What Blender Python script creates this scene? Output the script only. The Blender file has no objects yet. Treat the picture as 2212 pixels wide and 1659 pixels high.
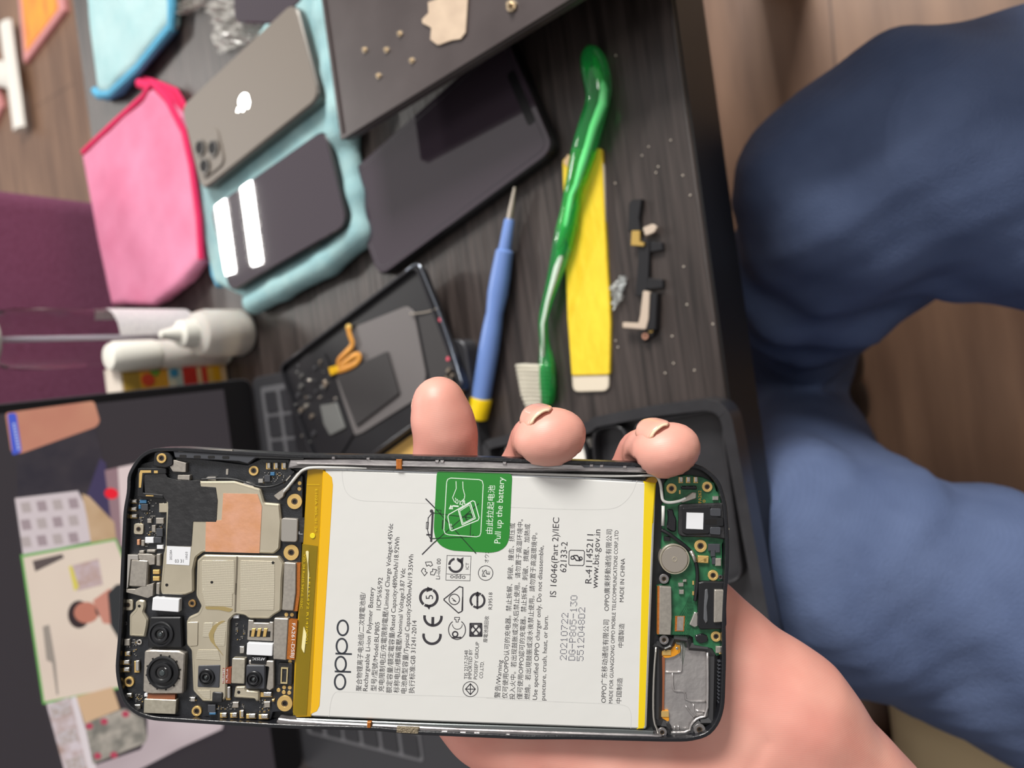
import bpy, math, random
import numpy as np
from mathutils import Vector, Matrix
random.seed(7); np.random.seed(7)
SC = bpy.context.scene
COL = SC.collection
# ------------------------------------------------------------------ camera (world origin = table top below the lens, z up)
TH, RO, H, F = math.radians(55.4), math.radians(-7.8), .357, 1550.
FW = np.array([0, math.cos(TH), -math.sin(TH)]); UP = np.array([0, math.sin(TH), math.cos(TH)]); RT = np.array([1., 0, 0])
R2 = RT*math.cos(RO)+UP*math.sin(RO); U2 = -RT*math.sin(RO)+UP*math.cos(RO)
CX, CY, CZ = -U2, R2, -FW                       # camera axes (the phone took a sideways picture)
CAMM = Matrix(((CX[0], CY[0], CZ[0], 0), (CX[1], CY[1], CZ[1], 0), (CX[2], CY[2], CZ[2], H), (0, 0, 0, 1)))
cam = bpy.data.cameras.new('camera'); camo = bpy.data.objects.new('camera', cam); COL.objects.link(camo)
camo.matrix_world = CAMM; cam.sensor_width = 36; cam.lens = F*36/2212; cam.clip_start = .01; cam.clip_end = 50
cam.dof.use_dof = True; cam.dof.focus_distance = .197; cam.dof.aperture_fstop = (cam.lens/1000)/.0023
SC.camera = camo
# ------------------------------------------------------------------ light
SC.view_settings.view_transform = 'Standard'; SC.view_settings.look = 'None'; SC.view_settings.gamma = 1
SC.view_settings.exposure = -0.32
W = bpy.data.worlds.new('room'); SC.world = W; W.use_nodes = True
# the room around: brighter walls ahead and above, dimmer behind the sitter
wn = W.node_tree.nodes; wl = W.node_tree.links; wg = wn.new('ShaderNodeNewGeometry'); wd = wn.new('ShaderNodeVectorMath'); wd.operation = 'DOT_PRODUCT'; wd.inputs[1].default_value = (-.30, -.50, -.62)
wr = wn.new('ShaderNodeMapRange'); wr.interpolation_type = 'SMOOTHSTEP'; wr.inputs['From Min'].default_value = -.75; wr.inputs['From Max'].default_value = .8; wr.inputs['To Min'].default_value = .07; wr.inputs['To Max'].default_value = .60
wl.new(wg.outputs['Incoming'], wd.inputs[0]); wl.new(wd.outputs['Value'], wr.inputs['Value']); wl.new(wr.outputs[0], wn['Background'].inputs[1])
wn['Background'].inputs[0].default_value = (1.0, .955, .94, 1)
def area(name, loc, target, sx, sy, power, colr=(1, .97, .92)):
    l = bpy.data.lights.new(name, 'AREA'); l.shape = 'RECTANGLE'; l.size = sx; l.size_y = sy; l.energy = power; l.color = colr
    o = bpy.data.objects.new(name, l); COL.objects.link(o); o.location = loc
    
    if target[0] != loc[0]: o.rotation_euler = (Vector(target)-Vector(loc)).to_track_quat('-Z', 'Y').to_euler()
    return o
for k, y in enumerate((2.92, 3.14)):              # the twin tube ceiling lamp mirrored in the phone glass
    l = area('ceiling_tube_lamp', (.945, y, 1.9), (.945, y, 0), .40, .07, 20)
area('ceiling_tube_lamp', (1.55, 2.87, 1.9), (1.55, 2.87, 0), .40, .25, 20)
area('added_side_light', (1.75, -.05, 1.3), (0, .1, 0), .6, .6, 76)  # added side light to shade the legs, no window known there
area('ceiling_lamp_behind', (.45, -.75, 1.9), (0, .1, .1), .4, .4, 7)

# ------------------------------------------------------------------ measuring helpers
def ray(px, py): return FW+(-(py-829.5)/F)*R2+(-(px-1106)/F)*U2
def at(px, py, z=0.):
    d = ray(px, py); return np.array([0, 0, H])+d*((z-H)/d[2])
def tb(pts, z=0.): return [tuple(at(a, b, z)) for a, b in pts]
def Z(o, pts):                                     # crop pixel -> picture pixel
    return [(o[0]+a/o[2], o[1]+b/o[2]) for a, b in pts]
Z1, Z2 = (240, 940, 4.809), (240, 1260, 4.809)
Z3, Z4 = (640, 980, 4.254), (640, 1290, 4.254)
Z5, Z6 = (1050, 980, 5.185), (1050, 1290, 5.185)
Z7, Z8 = (1370, 990, 5.352), (1370, 1290, 5.026)
Z9 = (540, 550, 3.686)
def Rm(rx, ry, rz): return Matrix.Rotation(rz, 3, 'Z') @ Matrix.Rotation(ry, 3, 'Y') @ Matrix.Rotation(rx, 3, 'X')
PR = Rm(-.0308, -.0310, -.0313); PT = Vector((-.0247, -.0564, -.1952))
PM = CAMM @ (Matrix.Translation(PT) @ PR.to_4x4()) @ Matrix.Scale(.001, 4)      # held phone, modelled in millimetres
PRI = PR.transposed(); OL = PRI @ (-PT)
def pl(px, py, z=0.):                              # picture pixel -> phone millimetres at height z
    d = PRI @ Vector(((px-1106)/F, (829.5-py)/F, -1)); t = (z*.001-OL.z)/d.z; p = OL+d*t
    return (p.x*1000, p.y*1000)
def pp(pts, z=0.): return [pl(a, b, z) for a, b in pts]

# ------------------------------------------------------------------ materials
def s2l(v): v /= 255.; return v/12.92 if v <= .04045 else ((v+.055)/1.055)**2.4
def rgb(c): return (s2l(c[0]), s2l(c[1]), s2l(c[2]), 1)
MATS = {}
def mat(name, c, rough=.5, metal=0., c2=None, scale=20., stretch=(1, 1, 1), bump=0., bscale=None, alpha=None, trans=0., emit=0., coat=0., sss=0., contrast=.5, coords='Object', detail=4., wave=None, spec=.5):
    if name in MATS: return MATS[name]
    m = bpy.data.materials.new(name); m.use_nodes = True; nt = m.node_tree; N = nt.nodes; L = nt.links; b = N['Principled BSDF']
    b.inputs['Base Color'].default_value = rgb(c); b.inputs['Roughness'].default_value = rough; b.inputs['Metallic'].default_value = metal
    b.inputs['Specular IOR Level'].default_value = spec
    if coat: b.inputs['Coat Weight'].default_value = coat; b.inputs['Coat Roughness'].default_value = .03
    if trans: b.inputs['Transmission Weight'].default_value = trans; b.inputs['IOR'].default_value = 1.4
    if sss: b.inputs['Subsurface Weight'].default_value = sss; b.inputs['Subsurface Radius'].default_value = (.8, .4, .28); b.inputs['Subsurface Scale'].default_value = .004
    if emit: b.inputs['Emission Color'].default_value = rgb(c); b.inputs['Emission Strength'].default_value = emit; b.inputs['Base Color'].default_value = (.01, .01, .01, 1)
    if alpha is not None: b.inputs['Alpha'].default_value = alpha
    if c2 or bump:
        tc = N.new('ShaderNodeTexCoord'); mp = N.new('ShaderNodeMapping'); mp.inputs['Scale'].default_value = stretch
        L.new(tc.outputs[coords], mp.inputs[0])
    if c2:
        n = N.new('ShaderNodeTexNoise'); n.inputs['Scale'].default_value = scale; n.inputs['Detail'].default_value = detail; L.new(mp.outputs[0], n.inputs['Vector'])
        r = N.new('ShaderNodeValToRGB'); r.color_ramp.elements[0].position = .5-contrast*.35; r.color_ramp.elements[1].position = .5+contrast*.35
        r.color_ramp.elements[0].color = rgb(c); r.color_ramp.elements[1].color = rgb(c2)
        L.new(n.outputs['Fac'], r.inputs[0]); L.new(r.outputs[0], b.inputs['Base Color'])
    if bump:
        if wave:
            n2 = N.new('ShaderNodeTexWave'); n2.inputs['Scale'].default_value = wave; n2.inputs['Distortion'].default_value = 2.5; n2.inputs['Detail'].default_value = 1; n2.inputs['Detail Scale'].default_value = .25
        else:
            n2 = N.new('ShaderNodeTexNoise'); n2.inputs['Scale'].default_value = bscale or scale; n2.inputs['Detail'].default_value = 3
        L.new(mp.outputs[0], n2.inputs['Vector'])
        bp = N.new('ShaderNodeBump'); bp.inputs['Strength'].default_value = bump; bp.inputs['Distance'].default_value = .002 if coords == 'Object' else .002
        L.new(n2.outputs[0], bp.inputs['Height']); L.new(bp.outputs[0], b.inputs['Normal'])
    MATS[name] = m; return m

# ------------------------------------------------------------------ mesh helpers
ORG = {}
def offs(p, d):                                    # inset a polygon by d (positive = inwards for ccw)
    n = len(p); out = []
    for i in range(n):
        a = np.array(p[i-1][:2], float); b = np.array(p[i][:2], float); c = np.array(p[(i+1) % n][:2], float)
        u = b-a; v = c-b; u /= (np.linalg.norm(u)+1e-12); v /= (np.linalg.norm(v)+1e-12)
        nu = np.array([-u[1], u[0]]); nv = np.array([-v[1], v[0]]); m = nu+nv; k = 1+nu@nv
        m = m/max(k, .35); out.append(tuple(b+m*d))
    return out
def ccw(p):
    a = sum(p[i-1][0]*p[i][1]-p[i][0]*p[i-1][1] for i in range(len(p)))
    return list(p) if a > 0 else list(p)[::-1]
def rnd(p, r, n=4):                                # round the corners
    out = []; m = len(p)
    for i in range(m):
        a = np.array(p[i-1][:2], float); b = np.array(p[i][:2], float); c = np.array(p[(i+1) % m][:2], float)
        la = np.linalg.norm(a-b); lc = np.linalg.norm(c-b); q = min(r, la*.48, lc*.48)
        s = b+(a-b)/la*q; e = b+(c-b)/lc*q
        for k in range(n+1):
            t = k/n; out.append(tuple(s*(1-t)**2+2*b*t*(1-t)+e*t*t))
    return out
class MB:
    def __init__(s): s.v = []; s.f = []
    def add(s, vs, fs):
        o = len(s.v); s.v += [tuple(map(float, v)) for v in vs]; s.f += [tuple(i+o for i in f) for f in fs]; return s
    def prism(s, p, z0, z1, bev=0.):
        p = ccw(p); n = len(p)
        if bev > 0:
            q = offs(p, bev); L = [[(a, b, z0) for a, b in p], [(a, b, z1-bev) for a, b in p], [(a*.3+c*.7, b*.3+d*.7, z1-bev*.3) for (a, b), (c, d) in zip(p, q)], [(a, b, z1) for a, b in offs(p, bev)]]
        else: L = [[(a, b, z0) for a, b in p], [(a, b, z1) for a, b in p]]
        vs = sum(L, []); fs = [tuple(range(n))[::-1], tuple(range((len(L)-1)*n, len(L)*n))]
        for k in range(len(L)-1):
            for i in range(n): j = (i+1) % n; fs.append((k*n+i, k*n+j, (k+1)*n+j, (k+1)*n+i))
        return s.add(vs, fs)
    def ring(s, outer, inner, z0, z1):
        n = len(outer); vs = [(a, b, z0) for a, b in outer]+[(a, b, z1) for a, b in outer]+[(a, b, z1) for a, b in inner]+[(a, b, z0) for a, b in inner]; fs = []
        for k in range(4):
            for i in range(n): j = (i+1) % n; fs.append((k*n+i, k*n+j, ((k+1) % 4)*n+j, ((k+1) % 4)*n+i))
        return s.add(vs, fs)
    def circ(s, c, r0, r1, z0, z1, n=28):
        A = [(c[0]+r0*math.cos(t*2*math.pi/n), c[1]+r0*math.sin(t*2*math.pi/n)) for t in range(n)]
        if r1 <= 0: return s.prism(A, z0, z1, min(.15*r0, (z1-z0)*.3))
        B = [(c[0]+r1*math.cos(t*2*math.pi/n), c[1]+r1*math.sin(t*2*math.pi/n)) for t in range(n)]
        return s.ring(A, B, z0, z1)
    def box(s, c, d, rot=0.):
        x, y, z = [q/2 for q in d]; cr, sr = math.cos(rot), math.sin(rot); vs = []
        for dz in (-z, z):
            for dx, dy in ((-x, -y), (x, -y), (x, y), (-x, y)): vs.append((c[0]+dx*cr-dy*sr, c[1]+dx*sr+dy*cr, c[2]+dz))
        return s.add(vs, [(3, 2, 1, 0), (4, 5, 6, 7), (0, 1, 5, 4), (1, 2, 6, 5), (2, 3, 7, 6), (3, 0, 4, 7)])
    def tube(s, pts, r, n=10, flat=1.):
        P = [Vector(p) for p in pts]; R = r if isinstance(r, (list, tuple)) else [r]*len(P); vs = []; fs = []
        up = Vector((0, 0, 1))
        for i, p in enumerate(P):
            t = (P[min(i+1, len(P)-1)]-P[max(i-1, 0)]).normalized()
            a = t.cross(up); a = a.normalized() if a.length > 1e-4 else Vector((1, 0, 0)); b = a.cross(t)
            for k in range(n): w = 2*math.pi*k/n; vs.append(p+a*R[i]*math.cos(w)+b*R[i]*flat*math.sin(w))
        for i in range(len(P)-1):
            for k in range(n): j = (k+1) % n; fs.append((i*n+k, i*n+j, (i+1)*n+j, (i+1)*n+k))
        fs += [tuple(range(n))[::-1], tuple(range((len(P)-1)*n, len(P)*n))]
        return s.add(vs, fs)
    def lathe(s, prof, o, ax, n=28):               # prof: (distance along axis, radius)
        ax = Vector(ax).normalized(); o = Vector(o)
        a = ax.cross(Vector((.01, .02, 1)) if abs(ax.z) < .9 else Vector((1, 0, 0))).normalized(); b = ax.cross(a); vs = []; fs = []
        for d, r in prof:
            for k in range(n): w = 2*math.pi*k/n; vs.append(o+ax*d+(a*math.cos(w)+b*math.sin(w))*max(r, 1e-5))
        for i in range(len(prof)-1):
            for k in range(n): j = (k+1) % n; fs.append((i*n+k, i*n+j, (i+1)*n+j, (i+1)*n+k))
        fs += [tuple(range(n))[::-1], tuple(range((len(prof)-1)*n, len(prof)*n))]
        return s.add(vs, fs)
def obj(name, mb, m, parent=None, smooth=False, bev=0., sub=0, label=None):
    me = bpy.data.meshes.new(name); vs = mb.v
    if parent is not None:
        o0 = ORG.get(parent.name, (0, 0, 0)); loc = (0, 0, 0)
    else:
        A = np.array(vs); o0 = ((A[:, 0].min()+A[:, 0].max())/2, (A[:, 1].min()+A[:, 1].max())/2, A[:, 2].min()); loc = o0
    me.from_pydata([(v[0]-o0[0], v[1]-o0[1], v[2]-o0[2]) for v in vs], [], mb.f); me.update()
    o = bpy.data.objects.new(name, me); COL.objects.link(o); o.location = loc
    if parent is not None: o.parent = parent; ORG[o.name] = ORG.get(parent.name, (0, 0, 0))
    else: ORG[o.name] = o0
    me.materials.append(m)
    import bmesh
    bm = bmesh.new(); bm.from_mesh(me); bmesh.ops.recalc_face_normals(bm, faces=bm.faces); bm.to_mesh(me); bm.free()
    if smooth:
        me.polygons.foreach_set('use_smooth', [True]*len(me.polygons))
        if smooth != 'all': me.set_sharp_from_angle(angle=math.radians(35))
    if bev:
        md = o.modifiers.new('bevel', 'BEVEL'); md.width = bev; md.segments = 3; md.limit_method = 'ANGLE'; md.angle_limit = .6
    if label: o['label'] = label
    return o
def tag(o, label, cat=None, group=None, kind=None):
    if label: o['label'] = label
    if cat: o['category'] = cat
    if group: o['group'] = group
    if kind: o['kind'] = kind
    return o
def thing(name, label, cat, loc=(0, 0, 0), group=None):
    o = bpy.data.objects.new(name, None); COL.objects.link(o); o.location = loc; o.empty_display_size = .02
    ORG[o.name] = tuple(loc); return tag(o, label, cat, group)
def struct(name, mb, m): return tag(obj(name, mb, m), None, kind='structure')

# implicit surfaces -> one continuous mesh (surface nets)
def cap(P, a, b, ra, rb, fl=1.):
    a = np.array(a, float); b = np.array(b, float); ab = b-a
    t = np.clip(((P-a)@ab)/(ab@ab), 0, 1); q = P-a-t[:, None]*ab
    return np.sqrt((q**2).sum(1))-(ra+(rb-ra)*t)
def ell(P, c, r, R=None):
    q = P-np.array(c)
    if R is not None: q = q@R
    k = np.sqrt(((q/np.array(r))**2).sum(1)); return (k-1)*min(r)
def smin(a, b, k): h = np.clip(.5+.5*(b-a)/k, 0, 1); return b*(1-h)+a*h-k*h*(1-h)
def nets(fn, lo, hi, s):
    n = [int(math.ceil((hi[i]-lo[i])/s))+1 for i in range(3)]
    ax = [lo[i]+s*np.arange(n[i]) for i in range(3)]
    G = np.stack(np.meshgrid(*ax, indexing='ij'), -1).reshape(-1, 3)
    f = np.concatenate([fn(G[i:i+400000]) for i in range(0, len(G), 400000)]).reshape(n)
    f = np.pad(f, 1, constant_values=1.); f[1:-1, 1:-1, 1:-1] = f[1:-1, 1:-1, 1:-1]; n = [k+2 for k in n]; lo = [k-s for k in lo]
    ins = f < 0; c = np.zeros([k-1 for k in n]+[3]); cnt = np.zeros([k-1 for k in n])
    corners = [(i, j, k) for i in (0, 1) for j in (0, 1) for k in (0, 1)]
    def sl(o): return f[o[0]:n[0]-1+o[0], o[1]:n[1]-1+o[1], o[2]:n[2]-1+o[2]]
    for a in corners:
        for d in range(3):
            if a[d]: continue
            b = list(a); b[d] = 1; fa = sl(a); fb = sl(b); m = (fa < 0) != (fb < 0)
            t = np.where(m, fa/np.where(m, fa-fb, 1), 0); p = np.zeros(fa.shape+(3,))
            for q in range(3): p[..., q] = a[q]
            p[..., d] += t; c += np.where(m[..., None], p, 0); cnt += m
    act = cnt > 0; idx = -np.ones(act.shape, int); idx[act] = np.arange(act.sum())
    I = np.argwhere(act); V = (I+c[act]/cnt[act][:, None])*s+np.array(lo); Fc = []
    for d in range(3):
        u, v = [(1, 2), (2, 0), (0, 1)][d]; A = np.take(ins, range(0, n[d]-1), d); B = np.take(ins, range(1, n[d]), d)
        E = np.argwhere(A != B); E = E[(E[:, u] > 0) & (E[:, v] > 0) & (E[:, u] < n[u]-1) & (E[:, v] < n[v]-1)]
        fl = ins[tuple(E.T)]
        def g(du, dv): q = E.copy(); q[:, u] -= du; q[:, v] -= dv; return idx[tuple(q.T)]
        Q = np.stack([g(1, 1), g(0, 1), g(0, 0), g(1, 0)], 1); Q[~fl] = Q[~fl][:, ::-1]; Fc.append(Q)
    mb = MB(); mb.v = [tuple(v) for v in V]; mb.f = [tuple(int(i) for i in q) for q in np.concatenate(Fc)]; return mb
def polysdf(P, poly):
    d = np.full(len(P), 1e9); s = np.ones(len(P)); n = len(poly); x = P[:, 0]; y = P[:, 1]
    for i in range(n):
        ax, ay = poly[i-1][:2]; bx, by = poly[i][:2]; ex, ey = bx-ax, by-ay
        t = np.clip(((x-ax)*ex+(y-ay)*ey)/(ex*ex+ey*ey), 0, 1)
        d = np.minimum(d, (x-ax-t*ex)**2+(y-ay-t*ey)**2)
        c = ((ay > y) != (by > y)) & (x < (bx-ax)*(y-ay)/((by-ay) or 1e-12)+ax); s = np.where(c, -s, s)
    return s*np.sqrt(d)
def wob(P, sc, ph=0.):
    x, y, z = (P*sc).T; return (np.sin(x*1.3+ph)*np.cos(y*1.7+z+ph*2)+.6*np.sin(y*2.9-x*1.1+ph)+.4*np.sin(x*4.3+y*3.1+z*2+ph*3))/2
def slabsdf(P, poly, z0, z1, r, amp=0., sc=60., ph=0.):
    w = wob(P, sc, ph)*amp; d2 = polysdf(P, poly)+r+w*.7; dz = np.abs(P[:, 2]-(z0+z1)/2-w*.5)-(z1-z0)/2+r
    return np.minimum(np.maximum(d2, dz), 0)+np.sqrt(np.maximum(d2, 0)**2+np.maximum(dz, 0)**2)-r
def rectfit(q, L=None, Wd=None):                   # world rectangle (centre, unit axes) nearest to four points a-b long edge, b-c short edge
    q = [np.array(p[:2]) for p in q]; c = sum(q)/4; e = (q[1]-q[0]+q[2]-q[3]); e /= np.linalg.norm(e); g = np.array([-e[1], e[0]])
    L = L or (abs((q[1]-q[0])@e)+abs((q[2]-q[3])@e))/2; Wd = Wd or (abs((q[3]-q[0])@g)+abs((q[2]-q[1])@g))/2
    s = 1 if (q[3]-q[0])@g > 0 else -1
    return c, e, g*s, L, Wd
def rectpts(c, e, g, L, Wd, cx=0, cy=0): return [tuple(c+e*(cx+a*L/2)+g*(cy+b*Wd/2)) for a, b in ((-1, -1), (1, -1), (1, 1), (-1, 1))]
#@@SETTING
# ================================================================== SETTING
M_floor = mat('brown_wood_floor', (92, 66, 52), .36, c2=(156, 122, 98), scale=3, stretch=(1.2, 9, 1), contrast=.9, bump=.08, bscale=12)
def seams(m, px, py, colr):                        # thin plank seams
    nt = m.node_tree; N = nt.nodes; L = nt.links; b = N['Principled BSDF']; src = b.inputs['Base Color'].links[0].from_socket
    tc = N.new('ShaderNodeTexCoord'); br = N.new('ShaderNodeTexBrick'); br.inputs['Scale'].default_value = 1
    br.inputs['Brick Width'].default_value = px; br.inputs['Row Height'].default_value = py; br.inputs['Mortar Size'].default_value = .0016; br.inputs['Mortar Smooth'].default_value = .3
    br.inputs['Color1'].default_value = (1, 1, 1, 1); br.inputs['Color2'].default_value = (.82, .8, .8, 1); br.inputs['Mortar'].default_value = colr
    mp = N.new('ShaderNodeMapping'); mp.inputs['Rotation'].default_value = (0, 0, .05); mp.inputs['Location'].default_value = (.13, .05, 0)
    L.new(tc.outputs['Object'], mp.inputs[0]); L.new(mp.outputs[0], br.inputs['Vector'])
    mx = N.new('ShaderNodeMix'); mx.data_type = 'RGBA'; mx.blend_type = 'MULTIPLY'; mx.inputs[0].default_value = 1
    L.new(src, mx.inputs[6]); L.new(br.outputs['Color'], mx.inputs[7]); L.new(mx.outputs[2], b.inputs['Base Color'])
seams(M_floor, 1.2, .19, (.45, .4, .38, 1))
struct('floor', MB().box((.3, 1.3, -.475), (5, 5.4, .05)), M_floor)

# ------------------------------------------------------------------ table
M_tab = mat('black_brown_wood_grain', (24, 19, 18), .36, c2=(78, 69, 66), scale=6, stretch=(2.2, 50, 1), contrast=.8, spec=.6, bump=.12, bscale=9)
M_tabe = mat('black_brown_edge', (26, 24, 27), .45)
tt = thing('coffee_table', 'low black-brown wooden coffee table with straight square edges, strewn with repair tools and phones', 'table', (0, .405, -.45))
obj('tabletop', MB().box((-.02, .405, -.025), (.9, .575, .05)), M_tab, tt, bev=.0015)
obj('shaded_front_strip', MB().box((-.02, .1172, -.0258), (.897, .0012, .0475)), mat('shaded_front_black', (14, 13, 15), .5), tt)  # added strip: dark front edge, blackened further for the shade on it
for sx in (-.445, .405):
    for sy in (.145, .665): obj('leg', MB().box((sx, sy, -.25), (.05, .05, .4)), M_tabe, tt)

# ------------------------------------------------------------------ armchair beyond the table, things on the floor
M_pur = mat('purple_mesh_fabric', (104, 52, 78), .9, c2=(118, 66, 94), scale=420, contrast=.6, bump=.25, bscale=420)
ch = thing('armchair', 'purple fabric armchair standing behind the table and the laptop', 'armchair', (-.06, .95, -.45))
BV = .02
obj('backrest', MB().prism(rnd([(-.42, .715), (.2366, .715), (.2366, .86), (-.42, .86)], .02), -.43, .155, .015), M_pur, ch, smooth=True)
obj('seat', MB().prism(rnd([(-.40, .865), (.22, .865), (.22, 1.35), (-.40, 1.35)], .03), -.30, -.08, .02), M_pur, ch, smooth=True)
for x in (-.36, .18):
    for y in (.76, 1.3): obj('leg', MB().box((x, y, -.40), (.04, .04, .2)), M_tabe, ch)
M_or = mat('orange_yellow_print', (232, 120, 60), .45, c2=(250, 190, 50), scale=9, stretch=(1, 4, 1), contrast=.7)
M_pk = mat('pink_packet_edge', (222, 150, 150), .4)
def packet(name, q, label):
    w = tb(q, -.45); t = thing(name, label, 'packet', (w[0][0], w[0][1], -.45), 'orange packets on the floor')
    obj('wrapper', MB().prism([p[:2] for p in w], -.45, -.438, .003), M_pk, t, smooth=True)
    c = np.mean([p[:2] for p in w], 0); obj('printed_panel', MB().prism([tuple(c+(np.array(p[:2])-c)*.80) for p in w], -.4385, -.4365), M_or, t)
packet('snack_packet', [(46, -60), (140, -40), (150, 25), (63, 140)], 'orange and yellow packet with pink rim on the floor nearest the pale blue cloth')
packet('snack_packet', [(-60, 90), (-12, 110), (14, 232), (-6, 275), (-60, 310)], 'orange packet with pink rim on the floor, half hidden by the white plastic bracket')
M_wh = mat('white_plastic', (238, 234, 226), .4)
hb = MB(); w = tb([(14, 50), (24, 130), (34, 200), (44, 280)], -.43)
hb.tube([w[0], w[1], w[2], w[3]], .028, 8, .4); w2 = tb([(-40, 160), (0, 158), (28, 165)], -.43); hb.tube(w2, .03, 8, .4)
tag(obj('plastic_bracket', hb, M_wh, smooth=True), 'white T-shaped plastic bracket lying on the brown floor', 'bracket')
M_bei = mat('beige_cushion_cloth', (214, 190, 150), .85, bump=.2, bscale=300)
bc = nets(lambda P: slabsdf(P, [(-.62, -.15), (-.30, -.15), (-.30, .12), (-.62, .12)], -.45, -.28, .05, .004, 14), (-.66, -.2, -.47), (-.26, .17, -.26), .012)
tag(obj('floor_cushion', bc, M_bei, smooth='all'), 'beige cushion on the floor beside the sitting person, only its corner in sight', 'cushion')
st = nets(lambda P: slabsdf(P, [(-.35, -.62), (.45, -.62), (.45, -.12), (-.35, -.12)], -.45, -.2, .04, .003, 12), (-.4, -.68, -.47), (.5, -.06, -.18), .015)
tag(obj('low_seat', st, M_bei, smooth='all'), 'low beige padded seat under the person in blue trousers', 'seat')

# ------------------------------------------------------------------ cloths
M_teal = mat('teal_microfibre', (150, 192, 198), .95, c2=(170, 206, 208), scale=60, bump=.6, bscale=900)
M_tedge = mat('teal_hem_shaded', (92, 172, 208), .95, bump=.5, bscale=700)  # deeper hem colour takes in the shade at the cloth edges
M_pale = mat('pale_blue_microfibre', (188, 220, 222), .95, c2=(168, 208, 212), scale=40, bump=.6, bscale=900)
M_pink = mat('pink_microfibre', (238, 152, 186), .95, c2=(224, 128, 162), scale=18, bump=.6, bscale=900)
M_hot = mat('hot_pink_hem', (222, 40, 96), .95, bump=.5, bscale=700)
def P2(pts, z): return [tuple(at(a, b, z)[:2]) for a, b in pts]
def bounds(p, z0, z1, m=.012): A = np.array(p); return (A[:, 0].min()-m, A[:, 1].min()-m, z0-.004), (A[:, 0].max()+m, A[:, 1].max()+m, z1+.008)
tc_ = P2([(640, -60), (690, -60), (722, 60), (744, 225), (742, 310), (768, 420), (780, 530), (700, 590), (535, 668), (520, 640), (462, 612), (440, 520), (425, 410), (405, 300), (500, 160)], .010)
rimr = tb([(690, -60), (705, 40), (722, 150), (735, 235), (728, 285)], .016); rimb = tb([(772, 500), (700, 566), (600, 622), (540, 655)], .012)
rim2 = tb([(745, 315), (765, 420), (776, 505)], .010)
def f_teal(P):
    f = slabsdf(P, tc_, -.0, .0115, .005, .0012, 70)
    for A, r in ((rimr, .0115), (rimb, .0085), (rim2, .008)):
        for a, b in zip(A[:-1], A[1:]): f = smin(f, cap(P, (a[0], a[1], r*.95), (b[0], b[1], r*.95), r, r), .006)
    return np.maximum(f, -P[:, 2])
lo, hi = bounds(tc_, 0, .024)
tl = thing('microfibre_cloth', 'teal folded microfibre cloth lying under two of the phones', 'cloth', (.2, .45, 0), 'microfibre cloths on the table')
obj('folded_cloth', nets(f_teal, lo, hi, .0025), M_teal, tl, smooth='all')
h = MB(); h.tube(tb([(781, 530), (740, 562), (680, 603), (600, 643), (538, 668)], .004), .0028, 8); h.tube(tb([(462, 565), (466, 590), (478, 616)], .005), .004, 8)
obj('hem', h, M_tedge, tl, smooth=True)
pc = P2([(180, 328), (250, 262), (310, 205), (325, 185), (352, 200), (392, 250), (415, 330), (428, 440), (436, 560), (400, 610), (335, 660), (245, 660), (215, 520)], .014)
lo, hi = bounds(pc, 0, .02)
pk = thing('microfibre_cloth', 'pink folded microfibre cloth with hot pink hem beside the grey phone', 'cloth', (.2, .58, 0), 'microfibre cloths on the table')
obj('folded_cloth', nets(lambda P: np.minimum(slabsdf(P, pc, .007, .017, .004, .0016, 45), slabsdf(P, offs(ccw(pc), .003), .0, .0075, .003, .0008, 45, 1)), lo, hi, .0028), M_pink, pk, smooth='all')
h = MB(); h.tube(tb([(180, 330), (250, 264), (310, 210), (330, 180), (362, 215), (398, 285), (415, 360), (430, 470), (435, 560)], .0165), .003, 8, .8)
h.tube(tb([(300, 180), (322, 188), (368, 210), (404, 270), (424, 360), (438, 470), (440, 560)], .009), .004, 8, .8)
h.tube(tb([(312, 174), (340, 184), (380, 200), (408, 250), (428, 350), (441, 470), (442, 570)], .003), .004, 8, .7)
obj('hem', h, M_hot, pk, smooth=True)
lc = P2([(188, -50), (196, 60), (208, 150), (214, 200), (238, 202), (290, 150), (372, 50), (366, -50)], .01)
lo, hi = bounds(lc, 0, .016)
lb = thing('microfibre_cloth', 'pale blue folded microfibre cloth at the far edge of the table, nearest the orange packet', 'cloth', (.38, .62, 0), 'microfibre cloths on the table')
obj('folded_cloth', nets(lambda P: slabsdf(P, lc, .0, .013, .005, .0015, 45), lo, hi, .003), M_pale, lb, smooth='all')
h = MB(); h.tube(tb([(205, 196), (214, 206), (240, 204), (300, 148), (370, 60), (372, 10), (366, -50)], .009), .004, 8, .9); h.tube(tb([(230, 210), (262, 196), (378, 60)], .003), .004, 8, .8)
obj('hem', h, M_tedge, lb, smooth=True)

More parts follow.
